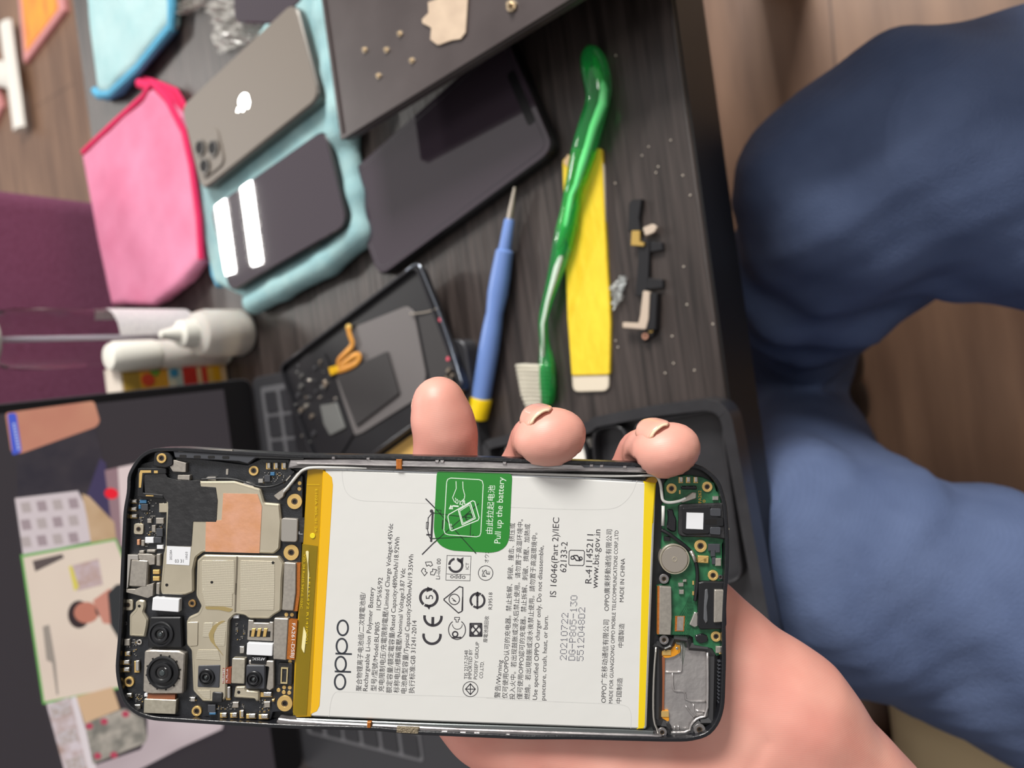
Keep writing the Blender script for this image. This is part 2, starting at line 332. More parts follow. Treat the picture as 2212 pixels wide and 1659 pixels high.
# ------------------------------------------------------------------ phones on the table
M_gl = mat('black_glass', (60, 51, 60), .012, coat=.6, spec=.9)
M_bk = mat('black_phone_body', (20, 20, 23), .35)
M_gb = mat('grey_matt_glass_back', (124, 116, 108), .4, spec=.2)
M_gf = mat('grey_steel_frame', (120, 116, 112), .3, metal=.8)
M_sil = mat('bright_silver', (222, 222, 218), .12, metal=1.)
M_lens = mat('lens_glass', (14, 14, 16), .05, coat=.8)
M_lr = mat('lens_ring', (70, 66, 62), .3, metal=.7)
def phone(name, q, z0, z1, label, kind, L=None, Wd=None):
    c, e, g, L, Wd = rectfit(tb(q, z1), L, Wd); t = thing(name, label, 'phone', (c[0], c[1], z0), 'phones lying on the table')
    R = rectpts(c, e, g, L, Wd)
    obj('body', MB().prism(rnd(R, .0105, 6), z0, z1-.0006, .0012), M_gf if kind == 'back' else M_bk, t, smooth=True)
    obj('glass', MB().prism(rnd(rectpts(c, e, g, L-.002, Wd-.002), .0095, 6), z1-.0006, z1, .0003), M_gb if kind == 'back' else M_gl, t, label='grey matt glass back' if kind == 'back' else None)
    return t, c, e, g, L, Wd
ph1, c, e, g, L, Wd = phone('smartphone', [(428, 410), (680, 226), (636, -8), (404, 226)], .0135, .0215, 'grey smartphone lying face down on the teal cloth, camera bump near the pink cloth', 'back', .1465, .0718)
def q1(x, y): return tuple(c+e*x*L/2+g*y*Wd/2)
cc = np.array(q1(-.71, -.44))
obj('camera_bump', MB().prism(rnd(rectpts(c, e, g, .031, .031, cc[0]*0-L*.352, -Wd*.20), .008, 5), .0214, .0228, .0004), M_gb, ph1, smooth=True)
for dx, dy in ((-.0075, -.0075), (.0075, -.0075), (0, .0075)):
    p = c+e*(-L*.352+dy)+g*(-Wd*.20+dx); m = MB().circ(p, .0062, .0050, .0226, .0243); o = obj('camera_lens', MB().circ(p, .0052, 0, .0226, .0238), M_lens, ph1, smooth=True); obj('lens_ring', m, M_lr, o, smooth=True)
# fruit emblem: round body with a bite, and a leaf
def emblem(mb, s=1.):
    pts = []
    for k in range(48):
        a = 2*math.pi*k/48; r = .0062*s*(1-.10*math.cos(2*a)*0); x = r*math.cos(a); y = r*math.sin(a)*1.02
        y -= .0009*s*math.exp(-(x/(.0018*s))**2)*(1 if y > 0 else -1)
        d = math.hypot(x-.0072*s, y-.0008*s)
        if d < .0032*s: k2 = .0032*s/d; x = .0072*s+(x-.0072*s)*k2; y = .0008*s+(y-.0008*s)*k2
        pts.append((x, y))
    return pts
# logo upright towards the camera end of the phone
def lg(x, y): p = c-e*y+g*x*-1; return (p[0], p[1])
m = MB().prism([lg(x, y) for x, y in emblem(None)], .02145, .02165)
m.prism([lg(x, y) for x, y in [(0, .0068), (.0004, .0088), (.0022, .0102), (.0028, .0082), (.0016, .0070)]], .02145, .02165)
obj('emblem', m, M_sil, ph1, label='bright silver fruit emblem')
ph2, c, e, g, L, Wd = phone('smartphone', [(494, 640), (750, 503), (705, 256), (450, 444)], .0135, .0215, 'dark smartphone face up on the teal cloth, its glass mirroring two lamp tubes', 'face', .1385, .0690)
obj('button', MB().box((*(c+e*.03-g*(Wd/2+.0002)), .0175), (.012, .0006, .002), math.atan2(e[1], e[0])), M_gf, ph2)
ph3, c, e, g, L, Wd = phone('smartphone', [(822, 600), (1176, 322), (1090, 92), (752, 372)], .0005, .0095, 'large black smartphone face up on bare table, partly under the dark lid', 'face', .152, .0765)
m = MB(); R = rnd(rectpts(c, e, g, L-.009, Wd-.009), .006, 5); m.ring(ccw(R), offs(ccw(R), .0004), .0094, .00965)
obj('screen_border', m, mat('screen_edge_line', (62, 58, 66), .3), ph3)
obj('notch', MB().prism(rnd(rectpts(c, e, g, .0055, .034, L/2-.0072, 0), .002, 4), .0094, .0097), M_bk, ph3)

# fourth phone and plastic bag at the far right
q = P2([(506, 48), (590, 52), (700, -40), (640, -90), (500, -80)], .012)
tag(obj('smartphone', MB().prism(rnd(q, .006), .004, .012, .001), M_gl, smooth=True), 'dark phone corner lying on crumpled clear plastic bag, partly out of view', 'phone', 'phones lying on the table')
def film(mb, pts, z, amp, n=14, seed=1):            # crumpled film over a four cornered patch
    r = random.Random(seed); A = [np.array(p) for p in P2(pts, z)]; vs = []; fs = []
    for i in range(n+1):
        for j in range(n+1):
            u, v = i/n, j/n; p = A[0]*(1-u)*(1-v)+A[1]*u*(1-v)+A[2]*u*v+A[3]*(1-u)*v; vs.append((p[0], p[1], z+r.random()*amp))
    for i in range(n):
        for j in range(n): a = i*(n+1)+j; fs.append((a, a+1, a+n+2, a+n+1))
    return mb.add(vs, fs)
M_film = mat('clear_crinkled_film', (225, 222, 215), .12, alpha=.38, spec=.9)
fb = MB(); film(fb, [(450, 10), (480, 120), (620, 60), (640, -60)], .001, .006, 16, 3); film(fb, [(368, 20), (378, 44), (452, 14), (452, -6)], .001, .008, 10, 4)
tag(obj('plastic_bag', fb, M_film), 'crumpled clear plastic bag between pale blue cloth and grey phone', 'bag')

# ------------------------------------------------------------------ dark lid with torn tape
M_lid = mat('dark_brown_plastic', (66, 58, 58), .33, c2=(78, 70, 70), scale=25, bump=.03)
a_, b_ = at(738, 302, .048), at(1230, 0, .048)
x0, y1 = a_[0]-.001, a_[1]; sl = (b_[0]-a_[0])/(b_[1]-a_[1])
def lidp(u, v): return (x0+u+sl*(v-y1), v)
td = thing('storage_box', 'dark brown plastic box with overhanging flat lid, torn beige tape on top', 'box', (.3, .2, 0))
obj('lid', MB().prism(rnd([lidp(0, y1), lidp(0, -.05), lidp(.30, -.05), lidp(.30, y1)], .004), .0425, .048, .0012), M_lid, td, smooth=True)
obj('lid_rim', MB().ring(*(lambda o: (o, offs(o, .0022)))(ccw([lidp(.0005, y1-.0005), lidp(.0005, -.0495), lidp(.2995, -.0495), lidp(.2995, y1-.0005)])), .0475, .0492), M_lid, td)
obj('container', MB().prism(rnd([lidp(.055, y1-.02), lidp(.055, .128), lidp(.28, .128), lidp(.28, y1-.02)], .01), .0, .0425, .001), M_bk, td, smooth=True)
M_tape = mat('beige_tape', (206, 184, 160), .6, c2=(190, 168, 146), scale=90)
tp = P2([(925, 5), (1012, -25), (1006, 70), (995, 84), (975, 87), (948, 97), (942, 95), (930, 85), (932, 60), (913, 50), (912, 42), (926, 28)], .049)
tag(obj('torn_tape', MB().prism(tp, .0482, .0492), M_tape), 'torn piece of beige tape stuck on the dark box lid', 'tape')
SCL = ['loose screw on the box lid, leftmost and nearest the teal cloth', 'loose screw on the box lid, in the middle of the three in a row', 'loose screw on the box lid, highest in the photo of those left of the tape', 'loose screw on the box lid, lowest in the photo, alone', 'loose screw on the box lid, closest to the beige tape', 'larger loose screw on the box lid, right of the beige tape']
M_drop = mat('metal_crumb', (200, 180, 150), .25, metal=.6)
for k, (a, b) in enumerate([(786, 107), (833, 107), (862, 72), (816, 163), (888, 130), (1104, 12)]):
    p = at(a, b, .0492); r = .0011 if k != 5 else .002
    m = MB().lathe([(0, r*1.5), (r*.6, r*1.5), (r*.65, r*.7), (r*2, r*.6)], (p[0], p[1], .0481), (0, 0, 1), 8)
    tag(obj('screw', m, M_drop, smooth=True), SCL[k], 'screw', 'loose screws on the dark box lid')
fb = MB()
for a, b in [(1449, 303), (1401, 317), (1417, 373), (1475, 379), (1387, 336), (1329, 396), (1422, 360), (1452, 726), (1455, 785), (1477, 576), (1484, 658), (1437, 806), (1330, 736), (1335, 750), (1491, 422), (896, 242), (1330, 120), (1100, 500), (1540, 700), (1500, 800)]:
    p = at(a, b, .0003); fb.lathe([(0, .0004), (.0003, .0005), (.0006, .0002)], (p[0], p[1], .0001), (0, 0, 1), 6)
tag(obj('dust_specks', fb, mat('pale_dust', (225, 215, 200), .3)), 'pale dust specks scattered over the black table near its front edge', 'dust', kind='stuff')

# ------------------------------------------------------------------ screwdriver
def axis(a, b, z): A, B = np.array(at(*a, z)), np.array(at(*b, z)); return A, (B-A)/np.linalg.norm(B-A), np.linalg.norm(B-A)
A, ax, Ln = axis((1032, 905), (1112, 404), .0072)
M_bl = mat('periwinkle_plastic', (112, 142, 205), .32); M_ye = mat('yellow_plastic', (246, 208, 22), .3); M_st = mat('steel', (196, 186, 174), .3, metal=.8)
sd = thing('screwdriver', 'small screwdriver with light blue handle and yellow cap', 'screwdriver', tuple(A*[1, 1, 0]))
k = Ln
obj('cap', MB().lathe([(0, .0050), (.0008, .0062), (.0125, .0071), (.0136, .0066)], A, ax), M_ye, sd, smooth=True)
obj('handle', MB().lathe([(.0130, .0060), (.0155, .0060), (.045, .0063), (.058, .0058), (.066, .0052), (.078, .0062), (.088, .0060), (k*.735, .0052), (k*.745, .0038), (k*.862, .0031), (k*.87, .0026)], A, ax), M_bl, sd, smooth=True)
obj('shaft', MB().lathe([(k*.868, .0019), (k*.90, .0019), (k*.985, .0010), (k, .0007)], A, ax), M_st, sd, smooth=True)

# ------------------------------------------------------------------ toothbrush (on its side)
M_gr = mat('clear_green_plastic', (60, 215, 110), .08, trans=.78, coat=.6); M_gr2 = mat('light_green_core', (110, 235, 140), .2)
path = [(1182, 872), (1183, 850), (1182, 800), (1181, 780), (1176, 740), (1172, 693), (1180, 660), (1196, 605), (1208, 560), (1222, 500), (1232, 450), (1238, 405), (1250, 370), (1262, 320), (1276, 270), (1290, 225), (1294, 195), (1286, 150), (1276, 118), (1272, 104)]
rr = [.0034, .0050, .0052, .0046, .0026, .0026, .0030, .0040, .0052, .0060, .0052, .0047, .0062, .0070, .0068, .0064, .0072, .0076, .0062, .0026]
zz = [.006]*6+[.006, .006, .007, .008, .008, .007, .007, .008, .008, .008, .008, .008, .008, .007]
tb_ = thing('toothbrush', 'clear green toothbrush with white bristles, lying across the yellow-taped stick', 'toothbrush', tuple(at(1230, 500, 0)))
def smo(P, n=3):
    for _ in range(n):
        Q = [P[0]]
        for a, b in zip(P[:-1], P[1:]): Q += [tuple(np.array(a)*.75+np.array(b)*.25), tuple(np.array(a)*.25+np.array(b)*.75)]
        P = Q+[P[-1]]
    return P
S = smo([(*at(a, b, z), r) for (a, b), r, z in zip(path, rr, zz)], 2)
obj('handle', MB().tube([(s[0], s[1], max(s[2], s[3])) for s in S], [s[3] for s in S], 14), M_gr, tb_, smooth='all')
obj('highlight_core', MB().tube(tb([(1174, 770), (1172, 700), (1183, 650), (1196, 605), (1208, 560), (1216, 500), (1222, 470)], .0105), [.0008, .0011, .0013, .0018, .0022, .0018, .0006], 8, .6), mat('pale_highlight_core', (206, 226, 210), .15), tb_, smooth='all', label='pale inner rib with the highlight in its colour')  # pale tube added for the handle's whitish gap and its highlight
rg = [(1207, 540), (1224, 480), (1236, 420), (1246, 400), (1262, 345), (1282, 275), (1302, 225), (1304, 195), (1292, 160), (1284, 125)]
obj('grip_ridge', MB().tube(tb(rg, .0115), [.001, .0022, .0016, .0018, .0026, .0028, .0026, .0024, .0022, .001], 8), M_gr2, tb_, smooth='all', label='bright green raised grip')
M_br = mat('white_bristles', (238, 232, 214), .8, bump=.8, bscale=1800)
bm_ = MB()
for k in range(11):
    a = np.array(at(1186-k*.6, 792+k*8.6, .0065)); b = np.array(at(1122+k*1.6+(k > 7)*(k-7)*2, 790+k*8.8, .0065)); d = b-a; a = a+d*.12
    for zo in (-.0032, 0, .0032): bm_.tube([tuple(a+[0, 0, zo]), tuple(b+[0, 0, zo])], [.00085, .0011], 6)
obj('bristles', bm_, M_br, tb_)

# ------------------------------------------------------------------ yellow taped stick
M_yt = mat('yellow_tape', (246, 214, 52), .5, c2=(238, 202, 40), scale=120, stretch=(.4, 2, 1), bump=.5, bscale=160)
M_iv = mat('ivory_plastic', (222, 210, 190), .4)
ys = thing('spatula_stick', 'flat ivory stick wrapped in yellow tape, end bare', 'stick', tuple(at(1275, 600, 0)))
obj('blade', MB().prism(rnd(P2([(1237, 847), (1315, 845), (1314, 700), (1304, 345), (1225, 345), (1222, 560)], .002), .004), .0002, .0020, .0004), M_iv, ys, smooth=True, label='ivory plastic')
obj('tape_wrap', MB().prism(rnd(P2([(1234, 812), (1316, 810), (1318, 700), (1306, 480), (1299, 320), (1252, 322), (1214, 345), (1218, 480), (1225, 690)], .003), .0015), .0001, .0030, .0006), M_yt, ys, smooth=True)
obj('tape_end', MB().prism(P2([(1216, 350), (1226, 334), (1232, 336), (1226, 362)], .004), .0026, .0042, .0003), mat('torn_tape_end', (226, 190, 150), .5), ys)

# ------------------------------------------------------------------ small bracket assembly
M_blk = mat('black_plastic', (24, 24, 28), .42); M_con = mat('pale_metal_contact', (214, 196, 178), .35, metal=.35); M_gd = mat('gold_contact', (226, 190, 110), .28, metal=.7)
br = thing('phone_bracket', 'narrow black bracket part with pale metal contacts near the table front edge', 'bracket', tuple(at(1390, 570, 0)))
m = MB()
for q, h in (([(1358, 440), (1364, 432), (1386, 430), (1380, 470), (1384, 500), (1356, 500)], .004), ([(1376, 500), (1388, 515), (1404, 520), (1400, 620), (1390, 640), (1372, 640), (1378, 560)], .003), ([(1404, 520), (1430, 524), (1432, 540), (1404, 545)], .003), ([(1396, 600), (1432, 604), (1432, 622), (1398, 626)], .003), ([(1400, 632), (1420, 634), (1416, 712), (1392, 715), (1396, 660)], .006), ([(1392, 700), (1418, 708), (1412, 726), (1390, 740), (1382, 724)], .003)):
    m.prism(P2(q, h), .0002, h, .0004)
obj('frame', m, M_blk, br, smooth=True)
obj('spring_contact', MB().prism(rnd(P2([(1388, 492), (1410, 483), (1420, 490), (1414, 502), (1394, 510)], .005), .001), .003, .0052, .0003), M_con, br)
obj('pin_block', MB().prism(P2([(1364, 498), (1382, 498), (1382, 522), (1392, 524), (1390, 532), (1362, 530)], .005), .003, .005, .0003), M_gd, br)
obj('metal_clip', MB().prism(rnd(P2([(1390, 628), (1405, 630), (1402, 690), (1396, 712), (1346, 708), (1346, 696), (1380, 698), (1384, 680)], .006), .0008), .004, .0068, .0003), M_con, br)
for a, b, r in ((1394, 726, .0018), (1406, 714, .0012)):
    p = at(a, b, .004); obj('screw_ring', MB().circ(p, r, r*.45, .002, .0045, 12), M_gd if r < .0015 else mat('copper_ring', (214, 160, 136), .3, metal=.6), br, smooth=True)
fb = MB(); film(fb, [(1322, 618), (1350, 598), (1350, 640), (1330, 675)], .0003, .005, 9, 8); film(fb, [(1340, 596), (1358, 596), (1352, 626), (1338, 622)], .0003, .004, 6, 9)
tag(obj('clear_film', fb, mat('film_highlight_white', (236, 240, 240), .08, alpha=.55, spec=1.)), 'scrap of crumpled clear film beside the yellow-taped stick', 'film')  # whitish colour carries the highlight on the crumpled clear film

# ------------------------------------------------------------------ black tray
M_tr = mat('black_satin_tray', (42, 42, 45), .3, c2=(50, 50, 53), scale=80)
to = P2([(1046, 1010), (1040, 962), (1052, 950), (1106, 937), (1265, 915), (1278, 902), (1400, 878), (1527, 862), (1560, 870), (1580, 898), (1592, 960), (1658, 1320), (1690, 1480), (1400, 1560), (1180, 1540), (1090, 1250)], .016)
tr = thing('parts_tray', 'black plastic tray with sunken compartments at the table front, under the hand', 'tray', tuple(at(1400, 1100, 0)))
O = ccw(rnd(to, .006, 4))
obj('base', MB().prism(offs(O, .001), .0003, .006, .001), M_tr, tr, smooth=True)
obj('rim', MB().ring(O, offs(O, .0055), .0003, .016), M_tr, tr, smooth=True, bev=.0015)
hole = [[(1288, 930), (1330, 922), (1348, 935), (1352, 1010), (1372, 1120), (1300, 1120), (1284, 960)], [(1374, 918), (1540, 890), (1560, 910), (1560, 960), (1600, 1250), (1480, 1270), (1420, 1270), (1378, 960)], [(1110, 965), (1250, 945), (1262, 970), (1275, 1100), (1120, 1120)]]
m = MB()
for q in hole:
    p = ccw(rnd(P2(q, .014), .006, 4)); m.ring(offs(p, -.0016), p, .006, .0145)
obj('divider', m, M_tr, tr, smooth=True, bev=.0008)
m = MB().prism(P2([(1085, 968), (1135, 958), (1140, 1010), (1090, 1020)], .012), .006, .010, .0008)
tag(obj('adhesive_card', m, M_wh), 'white card piece in the black tray, left of the middle fingertip', 'card', 'white card pieces in the tray')
m = MB().prism(P2([(1225, 955), (1268, 948), (1276, 1020), (1230, 1030)], .012), .006, .010, .0008)
tag(obj('adhesive_card', m, M_wh), 'white card piece in the black tray, right of the middle fingertip', 'card', 'white card pieces in the tray')
M_tan = mat('kraft_card', (214, 172, 96), .7)
tag(obj('kraft_card', MB().prism(P2([(806, 1000), (862, 959), (930, 911), (980, 1010), (900, 1080), (820, 1070)], .0148), .0128, .0148, .0003), M_tan), 'flat piece of tan kraft card on the laptop behind the index fingertip', 'card')

# ------------------------------------------------------------------ dismantled phone
dq = [(601, 792), (900, 566), (1004, 842), (700, 1062)]
dz = .022
ds = thing('dismantled_phone', 'dismantled black phone frame with open boards resting on the laptop corner', 'phone', tuple(np.array(at(800, 800, 0))*[1, 1, 0]+[0, 0, .0143]), 'phones lying on the table')
DR = ccw(rnd(P2(dq, dz), .008, 5)); ORG[ds.name] = tuple(np.array(ds.location)-[0, 0, .0013])
obj('back_plate', MB().prism(offs(DR, .0008), .0135, .0175), M_blk, ds)
obj('frame', MB().ring(DR, offs(DR, .0022), .0130, .0215), mat('glossy_black_frame', (44, 44, 48), .2, metal=.3), ds, bev=.0006)
def zp(z, q, h): return P2(Z(z, q), h)
M_gp = mat('grey_midplate', (112, 108, 108), .45, metal=.3); M_ba = mat('black_battery', (52, 50, 51), .5)
obj('midplate', MB().prism(rnd(zp(Z9, [(850, 570), (1250, 410), (1310, 450), (1410, 960), (1380, 1120), (900, 1420), (840, 1440), (690, 990)], .019), .002), .0172, .0187, .0003), M_gp, ds, smooth=True)
obj('battery', MB().prism(rnd(zp(Z9, [(690, 960), (1090, 770), (1190, 1110), (850, 1370)], .021), .001), .0185, .0205, .0005), M_ba, ds, smooth=True)
obj('speaker', MB().prism(rnd(zp(Z9, [(1345, 500), (1500, 440), (1640, 780), (1660, 900), (1450, 1040)], .020), .002), .0172, .0198, .0004), M_ba, ds, smooth=True)
for a, b in ((1515, 520), (1580, 830)):
    p = zp(Z9, [(a, b)], .021)[0]; obj('pink_seal', MB().circ(p, .0013, 0, .0195, .0205, 12), mat('pink_dot', (226, 88, 108), .5), ds)
M_of = mat('orange_flex', (190, 122, 44), .35, metal=.2, c2=(214, 150, 60), scale=60)
fp = [(785, 580), (800, 650), (830, 720), (760, 790), (700, 850), (720, 900), (760, 860), (850, 790), (885, 810), (850, 870), (740, 920), (640, 930)]
S = smo([(*zp(Z9, [q], .022)[0], .0212) for q in fp], 2)
obj('flex_cable', MB().tube(S, .0022, 8, .25), M_of, ds, smooth='all')
p = zp(Z9, [(785, 580)], .022)[0]; obj('flex_pad', MB().circ(p, .0024, 0, .0195, .0215, 14), M_gd, ds)
obj('flex_connector', MB().prism(zp(Z9, [(630, 900), (700, 880), (720, 930), (650, 965)], .022), .0195, .0218, .0004), mat('yellow_gold', (236, 184, 20), .35, metal=.3), ds)
obj('logic_board', MB().prism(zp(Z9, [(260, 960), (480, 790), (600, 790), (700, 1000), (830, 1430), (700, 1640), (380, 1560), (330, 1200)], .019), .0172, .0187), M_blk, ds)
r = random.Random(4); chm = [mat('chip_grey', (120, 120, 118), .3, metal=.5), mat('chip_dark', (60, 60, 64), .4), mat('chip_silver', (196, 190, 180), .25, metal=.7), mat('chip_tan', (150, 138, 124), .3, metal=.6)]
for k in range(46):
    u, v = r.random(), r.random(); a = 290+u*330+v*150; b = 880+v*640-u*40; s = 14+r.random()*38
    p = zp(Z9, [(a, b)], .0195)[0]
    if k % 3 == 0: m = MB().circ(p, s*.00003, 0, .0186, .0196+.0008*r.random(), 10)
    else: m = MB().box((p[0], p[1], .0193), (s*.00007, s*.00005, .0012), -.85)
    obj('chip', m, chm[r.choice((0, 1, 1, 2, 0, 3))], ds)
obj('shield_can', MB().prism(rnd(zp(Z9, [(560, 1200), (690, 1180), (760, 1380), (640, 1440), (590, 1350)], .021), .001), .0186, .0202, .0003), mat('dull_shield', (132, 134, 132), .35, metal=.5), ds, smooth=True)
S = smo([(*zp(Z9, [q], .022)[0], .0205) for q in [(1270, 470), (1320, 470), (1420, 455), (1500, 425)]], 2); obj('antenna_cable', MB().tube(S, .0005, 6), M_st, ds)
for a, b, s in ((1590, 920, 30), (1570, 990, 40), (1620, 960, 26), (1600, 1010, 30)):
    p = zp(Z9, [(a, b)], .0205)[0]; obj('chip', MB().box((*p, .0203), (s*.00009, s*.00006, .0016), -.8), r.choice(chm[2:]), ds)
S = smo([(*P2([q], .0222)[0], .0215) for q in [(878, 586), (904, 566), (916, 590), (960, 700), (1000, 830)]], 2)
obj('frame_edge', MB().tube(S, .0007, 6), mat('worn_chrome_edge', (170, 178, 190), .12, metal=1.), ds, smooth='all', label='bright worn chamfer of the frame')
# ================================================================== LAPTOP
LT = math.radians(20); LP0 = np.array([0, .478, .0135]); LU = np.array([0, math.sin(LT), math.cos(LT)]); LN = np.array([0, -math.cos(LT), math.sin(LT)])
def lsc(pts):                                       # picture pixel -> place on the screen (x, height up the lid)
    out = []
    for a, b in pts:
        d = ray(a, b); C = np.array([0, 0, H]); q = C+d*(((LP0-C)@LN)/(d@LN))-LP0; out.append((q[0], q@LU))
    return out
def onlid(mb):
    mb.v = [tuple(LP0+np.array([v[0], 0, 0])+LU*v[1]+LN*v[2]) for v in mb.v]; return mb
M_lap = mat('space_grey_aluminium', (66, 66, 70), .38, metal=.35); M_bez = mat('black_bezel', (16, 15, 17), .22)
lap = thing('laptop', 'open dark grey laptop on the table, video call on its screen', 'laptop', (-.12, .37, .0005))
obj('base', MB().prism(rnd([(-.272, .268), (.032, .268), (.032, .482), (-.272, .482)], .009, 5), .0005, .0125, .001), M_lap, lap, smooth=True)
kb = obj('keyboard', MB().prism(rnd([(-.2440, .3505), (.0235, .3505), (.0235, .4700), (-.2440, .4700)], .003), .0125, .0131), mat('key_well_grey', (112, 112, 116), .35, metal=.3), lap)
M_key = mat('dark_key', (46, 46, 50), .45)
for rw in range(6):
    y = .3605+rw*.0195; hh = .0158 if rw < 5 else .0135
    n = 14 if rw else 10; wd = .0188
    xs = [(-.2425+i*wd+wd/2, .0158) for i in range(14)] if rw else [(-.2425+i*wd+wd/2, .0158) for i in range(3)]+[(-.2425+3.5*wd, .0158), (-.2425+6.5*wd, .093), (-.2425+9.5*wd, .0158)]+[(-.2425+i*wd+wd/2, .0158) for i in range(10, 14)]
    for x, w_ in xs: obj('key', MB().prism(rnd([(x-w_/2, y-hh/2), (x+w_/2, y-hh/2), (x+w_/2, y+hh/2), (x-w_/2, y+hh/2)], .0015, 2), .0131, .0142, .0003), M_key, kb)
obj('trackpad', MB().prism(rnd([(-.175, .276), (-.065, .276), (-.065, .343), (-.175, .343)], .004), .0124, .0127), mat('trackpad', (74, 74, 78), .3, metal=.3), lap)
ld = obj('display_lid', onlid(MB().prism(rnd([(-.272, .001), (.032, .001), (.032, .213), (-.272, .213)], .008, 5), -.0045, 0, .0006)), M_lap, lap, smooth=True)
obj('bezel', onlid(MB().prism(rnd([(-.2712, .002), (.0312, .002), (.0312, .2122), (-.2712, .2122)], .007, 5), -.0002, .0004)), M_bez, lap)
obj('hinge', MB().tube([(-.20, .480, .0125), (-.04, .480, .0125)], .0045, 12), M_bez, lap, smooth=True)
def E(nm, c, s=.92): return mat('screen_'+nm, c, .3, emit=s*1.2)
scr = obj('screen', onlid(MB().prism([(-.265, .022), (.0255, .022), (.0255, .206), (-.265, .206)], .0003, .0006)), E('dark_grey', (58, 52, 57), .8), lap)
lev = [.0007]
def sp(name, pts, c, c2=None, scale=150, label=None):
    lev[0] += .00004; m = E(name+str(int(c[0])), c)
    if c2 and 'screenpat_'+name in MATS: m = MATS['screenpat_'+name]
    elif c2:
        m = mat('screenpat_'+name, c, .3, c2=c2, scale=scale, contrast=.5, detail=2); nt = m.node_tree; b = nt.nodes['Principled BSDF']
        src = b.inputs['Base Color'].links[0].from_socket; nt.links.new(src, b.inputs['Emission Color']); b.inputs['Emission Strength'].default_value = 1.1
        nt.links.remove(b.inputs['Base Color'].links[0]); b.inputs['Base Color'].default_value = (.01, .01, .01, 1)
    q = lsc(pts); o = obj(name, onlid(MB().prism(q, .0005, lev[0])), m, scr); 
    if label: o['label'] = label
    return o
def el(cx, cy, rx, ry, rot=0, n=20): return [(cx+rx*math.cos(t)*math.cos(rot)-ry*math.sin(t)*math.sin(rot), cy+rx*math.cos(t)*math.sin(rot)+ry*math.sin(t)*math.cos(rot)) for t in [2*math.pi*k/n for k in range(n)]]
sp('video_tile', rnd([(11, 892), (203, 866), (216, 910), (208, 922), (45, 980), (24, 978)], 8), (206, 146, 118), (196, 130, 108), 30)
sp('name_tag', rnd([(16, 893), (35, 892), (47, 976), (27, 984)], 6), (70, 92, 205))
for k in range(9): sp('tag_letter', [(27+k*1.2, 915+k*6.6), (33+k*1.2, 914+k*6.6), (33.5+k*1.2, 918+k*6.6), (27.5+k*1.2, 919+k*6.6)], (190, 200, 240))
sp('dark_figure', [(35, 985), (205, 925), (222, 990), (228, 1045), (190, 1072), (40, 1078)], (60, 54, 60), (46, 42, 52), 60)
sp('navy_sleeve', [(185, 1075), (216, 990), (228, 1000), (242, 1130), (208, 1105)], (66, 58, 92))
sp('mauve_wall', [(226, 1016), (262, 1008), (266, 1130), (262, 1190), (246, 1170), (238, 1110)], (152, 122, 128))
sp('pale_wall', [(254, 1010), (300, 1000), (300, 1170), (264, 1180)], (226, 206, 204))
sp('red_marker', el(240, 1066, 15, 12, .2), (240, 30, 50))
sp('shelf_unit', [(32, 1076), (168, 1060), (188, 1100), (200, 1168), (50, 1200)], (214, 200, 202))
for i in range(3):
    for j in range(4):
        a = 44+i*0+j*34; b = 1086+i*37-j*3; sp('storage_bin', [(a, b), (a+20, b-2), (a+25, b+20), (a+5, b+22)], (168, 150, 154) if (i+j) % 2 else (186, 172, 170))
sp('tan_bag', [(176, 1066), (192, 1072), (246, 1128), (250, 1162), (196, 1172), (186, 1110)], (204, 172, 138), (190, 156, 120), 60)
sp('speaker_frame', [(44, 1198), (250, 1162), (266, 1200), (268, 1484), (92, 1520)], (112, 176, 92))
sp('video_wall', [(50, 1203), (248, 1167), (300, 1300), (262, 1481), (96, 1514)], (232, 214, 196), (226, 206, 190), 20)
sp('dark_window', [(70, 1211), (134, 1196), (138, 1204), (76, 1234)], (96, 84, 82))
sp('wall_poster', [(150, 1222), (212, 1206), (222, 1262), (166, 1276)], (206, 186, 190), (190, 160, 150), 200)
sp('poster_edge', [(148, 1223), (155, 1221), (170, 1268), (160, 1276)], (222, 206, 96))
sp('door_line', [(92, 1352), (106, 1348), (120, 1430), (126, 1498), (122, 1500), (112, 1430), (100, 1424)], (160, 148, 138))
sp('figure_hair', el(170, 1326, 24, 30), (58, 44, 46))
sp('figure_face', el(186, 1322, 27, 23), (196, 126, 106))
sp('figure_beard', el(214, 1316, 9, 13), (84, 70, 64))
sp('figure_neck', [(200, 1296), (236, 1270), (262, 1290), (262, 1350), (222, 1345)], (206, 140, 122))
sp('figure_jacket', [(232, 1280), (250, 1262), (300, 1255), (300, 1385), (256, 1380), (238, 1350)], (52, 54, 56))
sp('shelf_pattern', [(100, 1520), (150, 1504), (172, 1560), (196, 1680), (146, 1690)], (216, 202, 206), (178, 150, 140), 140)
for k in range(3):
    a, b = 104+k*16, 1524+k*58; sp('pattern_tile', [(a+2, b), (a+42, b-12), (a+50, b+14), (a+10, b+26)], (178, 160, 150), (206, 196, 200), 500)
sp('tan_carton', [(164, 1503), (242, 1482), (258, 1530), (182, 1560)], (214, 178, 142))
sp('white_shelf', [(152, 1505), (164, 1502), (208, 1659), (206, 1690), (196, 1690)], (226, 214, 216))
sp('embroidered_cloth', [(182, 1562), (268, 1530), (310, 1552), (318, 1600), (200, 1648)], (186, 176, 164), (124, 120, 112), 130)
for a, b in ((192, 1566), (224, 1556), (245, 1628), (270, 1540), (210, 1630)): sp('red_flower', el(a, b, 8, 7), (184, 70, 92))
sp('lower_window', [(206, 1652), (304, 1618), (318, 1590), (318, 1548), (480, 1560), (478, 1572), (390, 1612), (240, 1690), (206, 1690)], (208, 192, 194), (178, 160, 164), 16)

